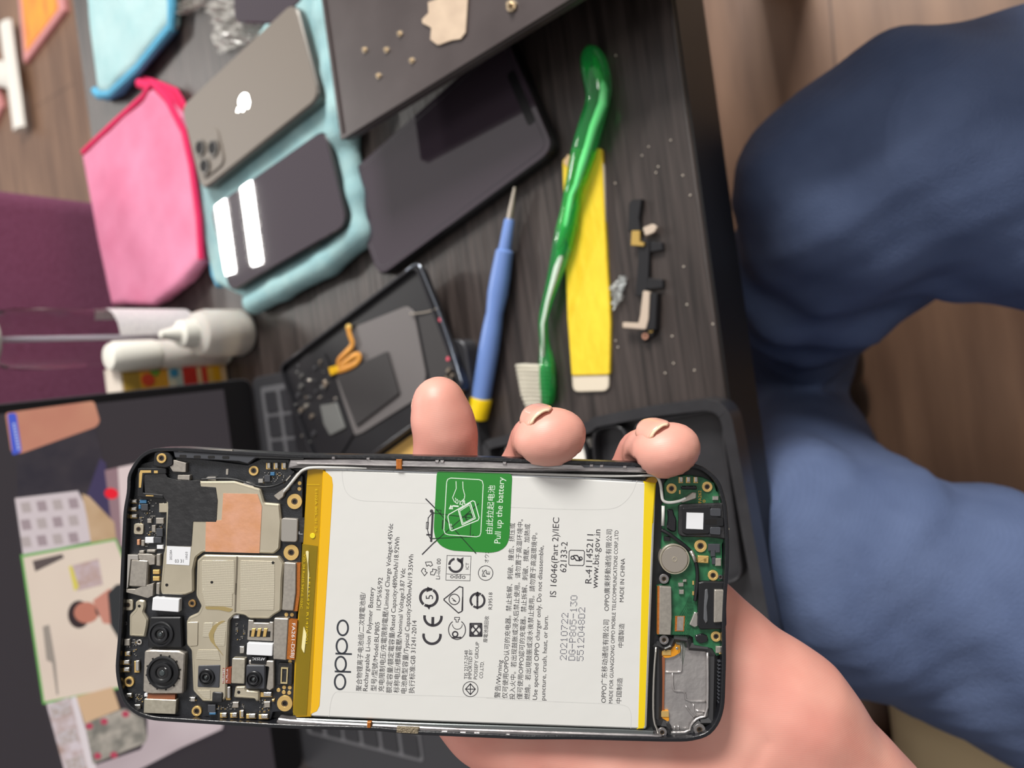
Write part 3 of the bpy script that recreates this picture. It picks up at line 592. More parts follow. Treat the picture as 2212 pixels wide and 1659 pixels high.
# ================================================================== BOTTLES AND BOX BEHIND THE LAPTOP
M_clr = mat('clear_plastic_bottle', (248, 246, 246), .04, trans=1.); M_clr.node_tree.nodes['Principled BSDF'].inputs['IOR'].default_value = 1.12
M_fr = mat('frosted_plastic', (236, 232, 226), .3, trans=.35, sss=.2)
M_lab = mat('white_paper_label', (226, 222, 222), .55, c2=(204, 200, 204), scale=300, stretch=(1, 1, 3))
bx, by = .0775, .560
bt = thing('clear_bottle', 'tall clear plastic spray bottle standing in front of the purple armchair', 'bottle', (bx, by, 0))
obj('bottle_body', MB().lathe([(0, .014), (.0008, .0195), (.004, .0215), (.138, .0215), (.146, .0200), (.152, .012), (.156, .0115)], (bx, by, .0005), (0, 0, 1), 40), M_clr, bt, smooth=True)
lab = MB(); n = 16; R_ = .0219
for z in (.014, .078):
    for k in range(n+1): a = math.radians(-95+k*(150/n)); lab.v.append((bx+R_*math.cos(a), by+R_*math.sin(a), z))
lab.f = [(k, k+1, n+2+k, n+1+k) for k in range(n)]
obj('label', lab, M_lab, bt, smooth='all')
obj('dip_tube', MB().tube([(bx-.001, by-.003, .008), (bx, by, .155)], .0018, 10), mat('milky_tube', (222, 218, 230), .3), bt, smooth=True)
obj('collar', MB().lathe([(0, .0165), (.001, .0172), (.008, .0172), (.009, .0150), (.028, .0145), (.030, .012)], (bx, by, .153), (0, 0, 1)), M_wh, bt, smooth=True)
fx, fy = .0700, .4975
fb_ = thing('dropper_bottle', 'small frosted dropper bottle with white pointed nozzle, standing before the clear bottle', 'bottle', (fx, fy, 0))
obj('bottle_body', MB().lathe([(0, .013), (.001, .0165), (.005, .0185), (.034, .0185), (.041, .0165), (.045, .010)], (fx, fy, .0005), (0, 0, 1), 36), M_fr, fb_, smooth=True)
obj('liquid', MB().lathe([(0, .0155), (.001, .0165), (.013, .0165)], (fx, fy, .0022), (0, 0, 1)), mat('cream_liquid', (232, 214, 184), .4), fb_, smooth=True)
obj('nozzle', MB().lathe([(0, .0105), (.004, .0110), (.011, .0098), (.013, .0062), (.026, .0026), (.0262, .0015)], (fx, fy, .0445), (0, 0, 1)), mat('white_nozzle', (240, 238, 228), .35), fb_, smooth=True)
cx_, cy_ = .0585, .5265
cb = thing('white_bottle', 'narrow white capped bottle between the clear bottle and the colourful box', 'bottle', (cx_, cy_, 0))
obj('bottle_body', MB().lathe([(0, .010), (.002, .0112), (.058, .0112), (.060, .0098)], (cx_, cy_, .0005), (0, 0, 1)), M_fr, cb, smooth=True)
obj('cap', MB().lathe([(0, .0112), (.002, .0118), (.030, .0114), (.0345, .009), (.035, .005)], (cx_, cy_, .060), (0, 0, 1)), mat('white_nozzle', (240, 238, 228), .35), cb, smooth=True)
bxx = thing('printed_carton', 'small colourful printed carton standing behind the laptop lid corner', 'box', (.044, .54, 0))
obj('carton', MB().box((.0405, .539, .044), (.022, .022, .0875)), mat('white_carton', (226, 214, 200), .5), bxx, bev=.0006)
X0, X1, YY = .0300, .0512, .5272
for z0, z1, c in ((.002, .007, (236, 200, 150)), (.007, .014, (238, 176, 30)), (.014, .019, (240, 190, 90)), (.019, .024, (228, 70, 50)), (.024, .028, (236, 200, 170)), (.028, .040, (214, 56, 44)), (.040, .052, (196, 208, 196)), (.052, .074, (236, 170, 50)), (.074, .086, (186, 150, 60))):
    m = MB().box(((X0+X1)/2, YY, (z0+z1)/2), (X1-X0, .0008, z1-z0)); obj('printed_band', m, mat('band%d%d' % c[:2], c, .45), bxx)
for (x, z, r, c) in ((.044, .047, .0032, (60, 150, 190)), (.040, .068, .0048, (232, 80, 50)), (.046, .062, .0035, (120, 170, 60)), (.036, .049, .003, (230, 224, 200))):
    obj('printed_spot', MB().lathe([(0, r), (.0012, r)], (x, YY+.0001, z), (0, -1, 0), 16), mat('spot%d' % c[0], c, .45), bxx)

# ================================================================== PERSON
C0 = np.array([0, 0, H])
def dp(px, py, t): return C0+ray(px, py)*t
per = thing('person', 'person in blue denim trousers holding the opened phone in the left hand', 'person', (.05, -.3, -.2))
K1 = dp(1812, 408, .43); A1 = dp(1700, 800, .70); K1b = dp(1772, 580, .50)
K2 = dp(1775, 1210, .44); A2 = dp(1705, 890, .69); T2 = dp(2212, 1350, .415)
T1 = dp(2212, 350, .405); T1m = dp(1990, 362, .415)
def ext(a, b, s): return b+(b-a)/np.linalg.norm(b-a)*s
H1 = ext(T1m, T1, .22); H2 = ext(K2, T2, .22); H1[2] = -.13; H2[2] = -.13
print('LEGS', K1.round(3), A1.round(3), K2.round(3), A2.round(3), T1.round(3), T2.round(3), H1.round(3), H2.round(3))
def f_jean(P):
    w = wob(P, 24, .7)*.006+wob(P*[1, .5, 1], 75, 2.)*.0028
    f = cap(P, H1, T1, .088, .074); f = smin(f, cap(P, T1, T1m, .074, .066), .03); f = smin(f, cap(P, T1m, K1, .066, .053), .03)
    f = smin(f, cap(P, K1, K1b, .056, .052), .03); f = smin(f, cap(P, K1b, A1, .056, .050), .03)
    g = cap(P, H2, T2, .080, .066); g = smin(g, cap(P, T2, K2, .066, .060), .03); g = smin(g, cap(P, K2, A2, .062, .052), .04)
    d = np.abs((P-np.array(K1b))@((A1-K1)/np.linalg.norm(A1-K1))); folds = .003*np.sin(((P-K1)@((A1-K1)/np.linalg.norm(A1-K1)))*150+P[:, 0]*40)*np.exp(-(d/.07)**2)
    return smin(f+folds, g, .012)+w
pts = np.array([H1, H2, A1, A2, K1, K2, T1, T2]); lo = pts.min(0)-.13; hi = pts.max(0)+.13; lo[2] = max(lo[2], -.443)
lo[1] = max(lo[1], -.42)
M_den = mat('blue_denim', (72, 87, 122), .85, c2=(94, 110, 146), scale=26, contrast=.9, bump=.35, bscale=900)
def twill(m):
    nt = m.node_tree; N = nt.nodes; L = nt.links; b = N['Principled BSDF']; src = b.inputs['Base Color'].links[0].from_socket
    tc = N.new('ShaderNodeTexCoord'); wv = N.new('ShaderNodeTexWave'); wv.inputs['Scale'].default_value = 240; wv.inputs['Distortion'].default_value = .6; wv.inputs['Detail'].default_value = 2
    wv.bands_direction = 'DIAGONAL'; mp = N.new('ShaderNodeMapping'); mp.inputs['Rotation'].default_value = (0, 0, .5); L.new(tc.outputs['Object'], mp.inputs[0]); L.new(mp.outputs[0], wv.inputs[0])
    mx = N.new('ShaderNodeMix'); mx.data_type = 'RGBA'; mx.blend_type = 'MULTIPLY'; mx.inputs[0].default_value = .05
    L.new(src, mx.inputs[6]); L.new(wv.outputs['Color'], mx.inputs[7]); L.new(mx.outputs[2], b.inputs['Base Color'])
twill(M_den)
obj('trousers', nets(f_jean, lo, hi, .0055), M_den, per, smooth='all')
for a in (A1, A2):
    f = a+np.array([-.01, .10, 0]); m = nets(lambda P: np.maximum(smin(cap(P, (a[0], a[1]-.02, -.41), (f[0], f[1]-.02, -.42), .042, .036), cap(P, (a[0], a[1], -.34), (a[0], a[1], -.41), .040, .042), .03), -.449-P[:, 2]), (a[0]-.08, a[1]-.09, -.455), (a[0]+.08, f[1]+.06, -.30), .007)
    obj('shoe', m, M_bk, per, smooth='all')

# ---- hand in phone millimetres, then placed in the world
def v(*a): return np.array(a, float)
CAPS = [  # a, b, ra, rb, blend
 (v(76, -9, -26), v(108, -39, -26), 15, 18, 8), (v(108, -39, -26), v(141, -78, -32), 18, 22, 10),      # heel, little-finger side
 (v(3, -27, -22), v(86, -84, -24), 12.5, 20, 8), (v(24, -12, -23), v(92, -80, -27), 11.5, 19, 8),
 (v(47, -6, -23), v(100, -72, -27), 12, 19, 8), (v(67, -10, -25), v(104, -58, -28), 12, 19, 8),
 (v(98, -86, -22), v(50, -70, -15), 19, 14.5, 9), (v(50, -70, -15), v(22, -82, -8), 13.5, 10.5, 7), (v(22, -82, -8), v(0, -98, -2), 10.5, 8.5, 5),   # thumb
 (v(120, -78, -32), v(150, -118, -40), 25, 27, 14), (v(150, -118, -40), v(212, -196, -60), 27, 33, 14),   # wrist, forearm
 (v(20, -40, -24), v(80, -60, -25), 16, 18, 10)]
FING = [
 [(v(0, -24, -23), 10.5), (v(-6, 10, -25), 9.6), (v(2.8, 33, -20.5), 9.2), (v(2.9, 41.9, -18.5), 9.0), (v(1.5, 48, -17.5), 8.5), (v(.7, 52.0, -16.5), 7.3)],
 [(v(24, -12, -23), 10.5), (v(25, 26, -27), 9.0), (v(31, 40.5, -18), 8.2), (v(32.2, 42.0, -9), 8.0), (v(33.4, 42.6, -2), 7.0)],
 [(v(47, -6, -23), 10.5), (v(57, 24, -27), 8.6), (v(62.5, 37.5, -18), 7.8), (v(64, 39.6, -9), 7.6), (v(65.3, 40.2, -2), 6.8)],
 [(v(67, -10, -25), 9.5), (v(72, 10, -30), 8.2), (v(66, 20, -24), 7.4), (v(58, 24, -18), 6.8)]]
def f_hand(P):
    f = None
    for a, b, ra, rb, k in CAPS:
        d = cap(P, a, b, ra, rb); f = d if f is None else smin(f, d, k)
    palm = f; g = None
    for F_ in FING:
        h = None
        for (a, ra), (b, rb) in zip(F_[:-1], F_[1:]):
            d = cap(P, a, b, ra, rb); h = d if h is None else smin(h, d, 3.)
        g = h if g is None else np.minimum(g, h)
    f = smin(palm, g, 5.)
    # side bulges of the curled tips and creases on the heel
    def rz_(d): c_, s_ = math.cos(math.radians(d)), math.sin(math.radians(d)); return np.array([[c_, -s_, 0], [s_, c_, 0], [0, 0, 1.]])
    f = smin(f, ell(P, v(33.7, 42.6, -2.2), (10.1, 8.4, 9.2), rz_(20)), 1.5); f = smin(f, ell(P, v(65.4, 40.2, -2.2), (9.7, 7.8, 9.0), rz_(16)), 1.5)
    f = smin(f, ell(P, v(30.8, 41.0, -9), (7.4, 7.2, 8)), 2.); f = smin(f, ell(P, v(62.2, 38.6, -9), (7.2, 7.0, 8)), 2.)
    def groove(a, b, r, dep): return dep*np.exp(-(np.maximum(cap(P, a, b, 0, 0), 0)/r)**2)
    f = f+groove(v(60, -50, -8), v(104, -74, -6), 1.6, .8)+groove(v(36, -50, -6), v(66, -58, -6), 1.6, .8)+groove(v(96, -40, -8), v(86, -62, -8), 1.5, .4)+groove(v(118, -60, -8), v(96, -84, -8), 2, .5)
    f = f+.12*np.sin(P[:, 0]*.33+P[:, 1]*.2)*np.sin(P[:, 1]*.41-P[:, 0]*.12)
    # flatten where the phone back rests
    ins = np.maximum.reduce([np.abs(P[:, 0])-82.5, np.abs(P[:, 1])-38.3, np.abs(P[:, 2]+3.7)-4.6])
    return np.maximum(f, -ins)
M_skin = mat('skin', (228, 172, 156), .46, c2=(212, 140, 127), scale=50, contrast=.9, sss=.10, bump=.03, wave=620, stretch=(1, .7, 1), detail=3)
hm = nets(f_hand, (-32, -236, -100), (252, 66, 12), 1.3)
hm.v = [tuple(PM @ Vector(q)) for q in hm.v]
obj('hand', hm, M_skin, per, smooth='all', label='left hand and forearm, palm towards the lens, fingertips curled over the phone edge')
M_nail = mat('fingernail', (230, 172, 154), .25, coat=.4); M_tip = mat('nail_edge', (232, 202, 172), .35)
def nail(c, along, out, L_, W_, r, off):
    """curved nail plate: centre c of the finger end, direction along the finger, outward (dorsal) direction"""
    along = along/np.linalg.norm(along); out = out-along*(out@along); out /= np.linalg.norm(out); side = np.cross(along, out)
    for nm, s0, s1, mt, dr in (('fingernail', -.62, .30, M_nail, 0.), ('nail_tip', .30, .37, M_tip, .02)):
        mb = MB(); n1, n2 = 10, 12; top = []
        for i in range(n1+1):
            s = (s0+(s1-s0)*i/n1)*L_
            for j in range(n2+1):
                e_ = abs(-1+2*j/n2); un = abs((s/L_+.125)/.50); th = (-1+2*j/n2)*W_/r*(1-.45*min(1, un)**4); ta = 1-.10*e_
                rr_ = (r+off+dr)*(1-.10*max(0, s/L_)**2*4)-.45*e_**3; top.append(c+along*(s*ta)+(out*math.cos(th*ta)+side*math.sin(th*ta))*rr_)
        bot = [p-out*.5 for p in top]; V = top+bot; N_ = len(top); fs = []
        for i in range(n1):
            for j in range(n2): a = i*(n2+1)+j; fs += [(a, a+1, a+n2+2, a+n2+1), (N_+a, N_+a+n2+1, N_+a+n2+2, N_+a+1)]
        for i in range(n1): a = i*(n2+1); fs.append((a, a+n2+1, N_+a+n2+1, N_+a)); a += n2; fs.append((a, N_+a, N_+a+n2+1, a+n2+1))
        for j in range(n2): fs.append((j, N_+j, N_+j+1, j+1)); a = n1*(n2+1)+j; fs.append((a, a+1, N_+a+1, N_+a))
        mb.add([tuple(PM @ Vector(p)) for p in V], fs); obj(nm, mb, mt, per, smooth='all')
nail(v(33.9, 43.4, -1.5), v(.30, -.12, 1), v(-.62, .80, .1), 12.0, 5.6, 8.45, .28)
nail(v(65.5, 41.0, -1.5), v(.30, -.12, 1), v(-.62, .80, .1), 11.0, 5.2, 7.9, .28)
nail(v(.6, 49.0, -17.2), v(-.12, 1, .1), v(-.82, 0, -.58), 13.5, 6.0, 8.2, .25)
# ================================================================== THE HELD PHONE (millimetres, z towards the lens)
ph = bpy.data.objects.new('opened_smartphone', None); COL.objects.link(ph); ph.matrix_world = PM; ORG[ph.name] = (0, 0, 0); ph.empty_display_size = 10
tag(ph, 'opened smartphone held in the hand, back cover off, white battery and circuit boards showing', 'phone')
def pm(name, c, rough=.5, metal=0., **k): return mat('p_'+name, c, rough, metal, **k)
K_blk = pm('black_plastic', (24, 25, 28), .42); K_rim = pm('dark_rim', (28, 29, 33), .28, bump=.06, bscale=1.2); K_gry = pm('dark_grey_plastic', (62, 64, 70), .5)
K_mtl = pm('raw_metal_rail', (176, 172, 172), .38, .75, c2=(140, 136, 138), scale=.5, stretch=(.3, 1, 1), contrast=.5, bump=.04, bscale=1.5)
K_brd = pm('black_circuit_board', (26, 28, 32), .4, c2=(38, 40, 45), scale=.5, bump=.1, bscale=3)
K_grn = pm('green_circuit_board', (30, 82, 54), .38, c2=(46, 110, 72), scale=.6, stretch=(1, 1, 1), contrast=.5)
K_shd = pm('shield_metal', (206, 197, 176), .34, .55, c2=(192, 183, 162), scale=.12, contrast=.8)
K_nk = pm('nickel_cover', (184, 178, 168), .36, .6, c2=(168, 162, 154), scale=1.2)
K_lip = pm('shield_lip', (228, 220, 196), .25, .8)
K_cop = pm('copper_foil', (226, 172, 146), .45, .35, c2=(212, 152, 108), scale=.22, contrast=.9, bump=.05, bscale=.5)
K_gold = pm('gold_ring', (226, 190, 120), .35, .55); K_hole = pm('dark_hole', (16, 14, 14), .5); K_thr = pm('threaded_insert', (120, 104, 88), .3, .8)
K_wht = pm('white_label', (226, 228, 232), .5); K_sil = pm('solder_silver', (226, 222, 214), .2, .9); K_bs = pm('black_tape', (34, 34, 36), .42, c2=(46, 46, 48), scale=.3, bump=.15, bscale=.4)
K_bat = pm('white_battery_wrap', (218, 218, 215), .36, bump=.10, bscale=.06, coat=.15)
K_foil = pm('battery_foil', (196, 200, 204), .22, .75)
K_ink = pm('dark_ink', (52, 50, 56), .6); K_inkb = pm('blue_black_ink', (62, 64, 88), .6); K_green = pm('green_tab', (36, 132, 44), .3, coat=.2); K_wink = pm('white_ink', (222, 236, 222), .5); K_inkg = pm('ink_under_green', (18, 62, 26), .4)
K_film = pm('clear_film_edge', (206, 206, 204), .15)
def amber(name, c, a): return pm(name, c, .16, alpha=a, coat=.5)
K_amb = amber('amber_tape', (204, 160, 10), .72); K_amy = amber('yellow_tape', (240, 186, 12), .93); K_amr = pm('lemon_tape', (232, 202, 24), .3)
K_fpc = pm('orange_flex', (190, 112, 44), .35, .2, c2=(160, 92, 34), scale=2.5); K_fpb = pm('brown_flex', (140, 84, 56), .4); K_olv = pm('olive_flex', (96, 88, 34), .4)
K_lens = pm('black_lens', (9, 9, 11), .06, coat=1.); K_brl = pm('lens_barrel', (34, 35, 38), .3); K_glint = pm('lens_coating', (66, 74, 76), .08, .4, coat=1.)
K_wire = pm('white_cable', (206, 206, 202), .4); K_alu = pm('cast_aluminium', (196, 192, 190), .34, .7, c2=(176, 172, 172), scale=.1, bump=.1, bscale=.5)
def sl(name, pts, z0, z1, m, parent=ph, r=0., bev=0., fr=None, label=None, smooth=False):
    q = Z(fr, pts) if fr else pts; q = ccw(pp(q, z1))
    if r: q = rnd(q, r)
    return obj(name, MB().prism(q, z0, z1, bev), m, parent, smooth=smooth or bev > 0, label=label)
def fz(fr, pts, z=0.): return pp(Z(fr, pts), z)
OUT = [(274, 1060), (274, 1027), (286, 1004), (303, 981), (329, 967.5), (386, 966.5), (500, 974), (640, 981), (852, 984), (1050, 988), (1359, 999), (1501, 1003), (1518, 1007), (1540, 1022), (1558, 1044), (1571, 1090), (1576, 1165), (1575, 1225), (1571, 1276), (1568, 1340), (1569, 1429), (1566, 1525), (1556, 1563), (1532, 1592), (1489, 1603), (1430, 1603), (1243, 1598), (1134, 1598), (898, 1588), (804, 1579), (640, 1575), (573, 1572), (469, 1566), (327, 1557), (292, 1545), (265, 1520), (254, 1485), (248, 1445), (254, 1376), (257, 1322), (259, 1252), (266, 1100)]
o = ccw(rnd(pp(OUT, -.6), 2.2, 3)); o2 = offs(o, 1.1)
obj('display_panel', MB().prism(offs(o, .5), -8.2, -6.4, .5), K_blk, ph, smooth=True)
obj('midframe', MB().prism(offs(o, .25), -6.4, -4.4), K_blk, ph)
obj('outer_frame', MB().ring(o, o2, -7.4, -.6), K_rim, ph, bev=.25)
# rails
tr_ = [(626, 992), (760, 990), (860, 993), (1050, 996), (1400, 1008), (1416, 1016), (1424, 1028), (1405, 1024), (1160, 1017), (860, 1009), (660, 1003), (632, 1012), (622, 1012)]
rail = sl('top_rail', tr_, -4.4, -1.1, K_mtl, r=.3, bev=.3)
sl('rail_ridge', [(640, 999.5), (860, 1004), (1400, 1018), (1399, 1021), (860, 1007.5), (640, 1003)], -1.2, -.6, K_mtl, rail, bev=.15)
for a, b in ((944, 997), (955, 997.5), (1278, 1006), (1300, 1007), (795, 991), (1090, 1001), (720, 989), (1350, 1009)): sl('rail_boss', [(a-4, b-3), (a+4, b-3), (a+4, b+3), (a-4, b+3)], -1.2, -.55, K_mtl, rail, bev=.15)
sl('rail_black_trim', [(1236, 997), (1360, 1002), (1376, 1010), (1262, 1010), (1252, 1003)], -1.2, -.7, K_gry, rail)
for q in ([(735, 985), (815, 987), (815, 992), (735, 990)], [(860, 988), (900, 989), (900, 992), (860, 992)], [(560, 979), (660, 984), (655, 992), (560, 990)]): sl('rail_black_trim', q, -1.4, -.75, K_blk, rail)
brail = sl('bottom_rail', [(600, 1552), (624, 1555), (700, 1560), (1000, 1575), (1410, 1588), (1432, 1592), (1430, 1602), (1243, 1597), (1134, 1597), (898, 1587.5), (804, 1577), (684, 1573), (620, 1574), (596, 1562)], -4.4, -1.2, K_mtl, r=.3, bev=.3)
sl('steel_side_wall', [(640, 1552), (900, 1562), (1376, 1577), (1412, 1580), (1412, 1588), (1000, 1574), (700, 1561), (640, 1558)], -4.4, -1.7, pm('brushed_steel', (150, 156, 156), .22, .9), brail, bev=.2)
sl('rail_black_trim', [(684, 1565), (795, 1571), (800, 1578), (686, 1573)], -1.4, -.85, K_gry, brail)
sl('side_key_flex', [(857, 1571), (905, 1573), (903, 1586), (856, 1583)], -1.4, -.5, pm('tan_ribbed_contact', (140, 128, 106), .5, .3, bump=.6, bscale=2), brail, bev=.15)
for a, b in ((1000, 1584), (1030, 1585), (1095, 1589), (1145, 1592), (1160, 1593), (1290, 1594), (1330, 1596), (960, 1582)): sl('rail_boss', [(a-6, b-2), (a+6, b-2), (a+6, b+2), (a-6, b+2)], -1.3, -.7, K_alu, brail, bev=.1)
for nm, cx, cy in (('copper_coil_strip', 862, 1002), ('copper_coil_strip', 797, 1566)):
    w = 6.5 if cy < 1100 else 4.5
    q = sl(nm, [(cx-w, cy-10), (cx+w, cy-10), (cx+w, cy+12), (cx-w, cy+12)] if cy < 1100 else [(cx-w, cy-6), (cx+w, cy-6), (cx+w, cy+7), (cx-w, cy+7)], -1.6, -.5, K_fpc, bev=.15)
    for k in (-.6, -.2, .2, .6):
        a = pl(cx+w*k, cy-9 if cy < 1100 else cy-5, -.4); b = pl(cx+w*k, cy+10 if cy < 1100 else cy+6, -.4); obj('copper_line', MB().tube([(*a, -.45), (*b, -.45)], .10, 6), pm('bright_copper', (236, 160, 80), .25, .8), q)
# plastic edge beside the upper board with four slots
ed = sl('antenna_frame', Z(Z1, [(640, 160), (1500, 180), (1870, 215), (1870, 250), (1700, 245), (1500, 240), (1420, 300), (1330, 275), (660, 235)]), -4.4, -1.0, K_gry, r=.3, bev=.25)
for a, b in ((745, 218), (893, 225), (1040, 228), (1190, 232)): sl('slot', Z(Z1, [(a-36, b-14), (a+36, b-14), (a+36, b+14), (a-36, b+14)]), -1.05, -.93, K_hole, ed, r=.3)
sl('antenna_foil', Z(Z1, [(690, 140), (1260, 150), (1260, 180), (700, 170)]), -1.2, -.72, K_nk, ed)
sl('corner_block', Z(Z1, [(430, 320), (450, 180), (500, 160), (600, 180), (640, 240), (640, 310), (600, 330), (560, 340)]), -4.4, -.9, K_blk, r=.4, bev=.2)
sl('side_key', Z(Z2, [(60, 700), (100, 720), (95, 890), (42, 895)]), -6, -2.0, K_gry, bev=.3)

# ---- upper logic board
UB = Z(Z1, [(300, 300), (640, 210), (1420, 310), (1560, 245), (1850, 250), (1860, 350), (1990, 430), (1990, 900), (1960, 1640)])+Z(Z2, [(1930, 300), (1910, 900), (1890, 1325), (1680, 1340), (1660, 1415), (1100, 1410), (1000, 1385), (900, 1395), (330, 1350), (200, 1280), (120, 1180), (75, 1000), (100, 840), (75, 700), (90, 420)])+Z(Z1, [(130, 1500), (165, 1200), (170, 650), (235, 330)])
board = sl('logic_board', UB, -4.4, -2.7, K_brd, r=.2, bev=.15)
def ringp(fr, cx, cy, r, m=K_gold, z=-2.7, h=.45, ri=.52, name='screw_post', sq=False):
    c = pl(*Z(fr, [(cx, cy)])[0], z+h); R_ = r/fr[2]*.1258
    mb = MB().circ(c, R_, R_*ri, z-.2, z+h, 32) if not sq else MB().prism(rnd([(c[0]-R_, c[1]-R_*1.1), (c[0]+R_, c[1]-R_*1.1), (c[0]+R_, c[1]+R_*1.1), (c[0]-R_, c[1]+R_*1.1)], R_*.5), z-.2, z+h, .08)
    p = obj(name, mb, m, ph, bev=.06)
    obj('threaded_hole', MB().circ(c, R_*ri*(1.0 if not sq else .95), R_*ri*.62, z-.3, z+h*(.7 if not sq else 1.12), 24), K_thr, p)
    obj('hole', MB().circ(c, R_*ri*.66, 0, z-.3, z+(.1 if not sq else h*1.08), 20), K_hole, p)
    return p
for a in ((1480, 370, 52), (1905, 690, 80), (1870, 1220, 82)): ringp(Z1, *a, ri=.42 if a[2] > 60 else .6)
ringp(Z1, 522, 240, 52, z=-.95, ri=.6); ringp(Z1, 285, 975, 52, m=K_shd, sq=True)
for a in ((840, 210, 40), (185, 1025, 53), (887, 1330, 53), (1803, 1250, 82)): ringp(Z2, *a, ri=.42 if a[2] > 60 else .6, m=pm('bronze_ring', (170, 134, 84), .3, .6) if a[2] == 40 else K_gold)
ringp(Z2, 175, 225, 52, m=K_shd, sq=True); ringp(Z2, 291, 612, 29, m=K_sil, ri=.5, name='test_ring')
ringp(Z2, 148, 418, 20, m=K_gry, ri=.6, name='locating_hole')
# screening cans
S1 = Z(Z1, [(575, 470), (930, 480), (1280, 478), (1550, 560), (1590, 703), (1750, 716), (1768, 900), (1750, 1180), (1690, 1232), (950, 1215), (880, 1270), (852, 1400)])+Z(Z2, [(855, 90), (770, 125), (520, 115), (510, 60)])+Z(Z1, [(540, 1240), (562, 1150)])
def can(name, pts, z0, z1, label=None, lipw=.28, m=K_shd):
    q = ccw(rnd(pp(pts, z1), .5)); c = obj(name, MB().prism(q, z0, z1, .35), m, ph, smooth=True, label=label)
    a = offs(q, .38); b = offs(q, .38+lipw); obj('can_edge', MB().ring(a, b, z1-.1, z1+.06), K_lip, c); return c
c1 = can('shield_can', S1, -2.7, -1.5, 'beige metal screening can with copper foil')
S2 = Z(Z1, [(888, 1400), (892, 1300), (960, 1243), (1740, 1258), (1792, 1330), (1775, 1500)])+Z(Z2, [(1765, 285), (1690, 330), (1640, 372), (1425, 368), (1385, 335), (1290, 322), (1225, 385), (1205, 780), (1195, 1190), (1150, 1236), (950, 1230), (848, 1120), (832, 700), (782, 640), (780, 400), (805, 350), (900, 310), (935, 240), (880, 130)])
c2 = can('shield_can', S2, -2.7, -1.35, 'large beige screening can with dimpled panels')
M_dim = pm('dimpled_metal', (204, 196, 176), .36, .5)
nt = M_dim.node_tree; N = nt.nodes; L_ = nt.links; tcn = N.new('ShaderNodeTexCoord'); br_ = N.new('ShaderNodeTexVoronoi'); br_.inputs['Randomness'].default_value = 0; br_.inputs['Scale'].default_value = 2.1
rp = N.new('ShaderNodeValToRGB'); rp.color_ramp.elements[0].position = .22; rp.color_ramp.elements[1].position = .30; rp.color_ramp.elements[0].color = rgb((236, 230, 214)); rp.color_ramp.elements[1].color = rgb((204, 196, 176))
L_.new(tcn.outputs['Object'], br_.inputs['Vector']); L_.new(br_.outputs['Distance'], rp.inputs[0]); L_.new(rp.outputs[0], N['Principled BSDF'].inputs['Base Color'])
bpn = N.new('ShaderNodeBump'); bpn.inputs['Strength'].default_value = .5; bpn.inputs['Distance'].default_value = .0002; L_.new(br_.outputs['Distance'], bpn.inputs['Height']); L_.new(bpn.outputs[0], N['Principled BSDF'].inputs['Normal'])
for q in ([(940, 1300), (1280, 1300), (1280, 1650), (940, 1650)], [(1340, 1300), (1700, 1310), (1700, 1650), (1340, 1650)]): sl('dimpled_panel', Z(Z1, q), -1.4, -1.27, M_dim, c2, r=.4, bev=.08)
for q in ([(940, 60), (1260, 60), (1260, 240), (980, 240)], [(1340, 60), (1700, 60), (1690, 280), (1340, 280)], [(1080, 410), (1200, 410), (1180, 650), (1060, 650)], [(960, 410), (1060, 410), (1040, 560), (950, 560)], [(900, 690), (1110, 690), (1140, 800), (880, 790)], [(890, 1110), (1030, 1110), (1030, 1210), (960, 1190)]): sl('dimpled_panel', Z(Z2, q), -1.4, -1.26, M_dim, c2, r=.3, bev=.05)
sl('can_seam', Z(Z1, [(1300, 1262), (1316, 1262), (1300, 1659), (1284, 1659)]), -1.45, -1.22, pm('seam_shadow', (120, 112, 98), .5, .4), c2)
sl('can_seam', Z(Z2, [(1290, 0), (1304, 0), (1294, 300), (1280, 300)]), -1.45, -1.22, pm('seam_shadow', (120, 112, 98), .5, .4), c2)
K_stn = pm('flux_stain', (178, 158, 104), .5, .2, alpha=.75)
sl('flux_stain', Z(Z2, [(975, 240), (1180, 245), (1270, 270), (1230, 300), (1120, 275), (985, 270)]), -1.4, -1.235, K_stn, c2, r=.5)
sl('flux_stain', Z(Z2, [(1190, 390), (1110, 440), (1060, 540), (1080, 630), (1140, 720), (1170, 760), (1120, 700), (1030, 600), (1010, 530), (1060, 440), (1140, 392)]), -1.4, -1.235, K_stn, c2, r=.6)
for fr, a, b in ((Z1, 1682, 1325), (Z1, 1047, 1528), (Z1, 575, 1558)):
    c = pl(*Z(fr, [(a, b)])[0], -1.3); obj('vent_hole', MB().circ(c, .42, 0, -1.5, -1.22 if a > 600 else -1.42, 16), K_hole, c2 if a > 600 else c1)
sl('raised_panel', Z(Z2, [(785, 405), (905, 400), (900, 650), (800, 660)]), -1.4, -1.15, K_shd, c2, r=.4, bev=.15)
c3 = can('shield_can', Z(Z2, [(250, 195), (290, 170), (350, 182), (352, 250), (335, 300), (382, 380), (375, 440), (352, 560), (185, 552), (188, 330), (250, 268)]), -2.7, -1.8, 'small beige screening can beside the camera')
obj('vent_hole', MB().circ(pl(*Z(Z2, [(293, 237)])[0], -1.8), .42, 0, -1.9, -1.75, 16), K_hole, c3)
c4 = can('shield_can', Z(Z2, [(1290, 1070), (1400, 1065), (1400, 1110), (1540, 1120), (1540, 1225), (1500, 1228), (1490, 1205), (1270, 1190)]), -2.7, -1.8, 'small beige screening can near the bottom rail')
obj('vent_hole', MB().circ(pl(*Z(Z2, [(1326, 1132)])[0], -1.8), .45, 0, -1.9, -1.75, 16), K_hole, c4)
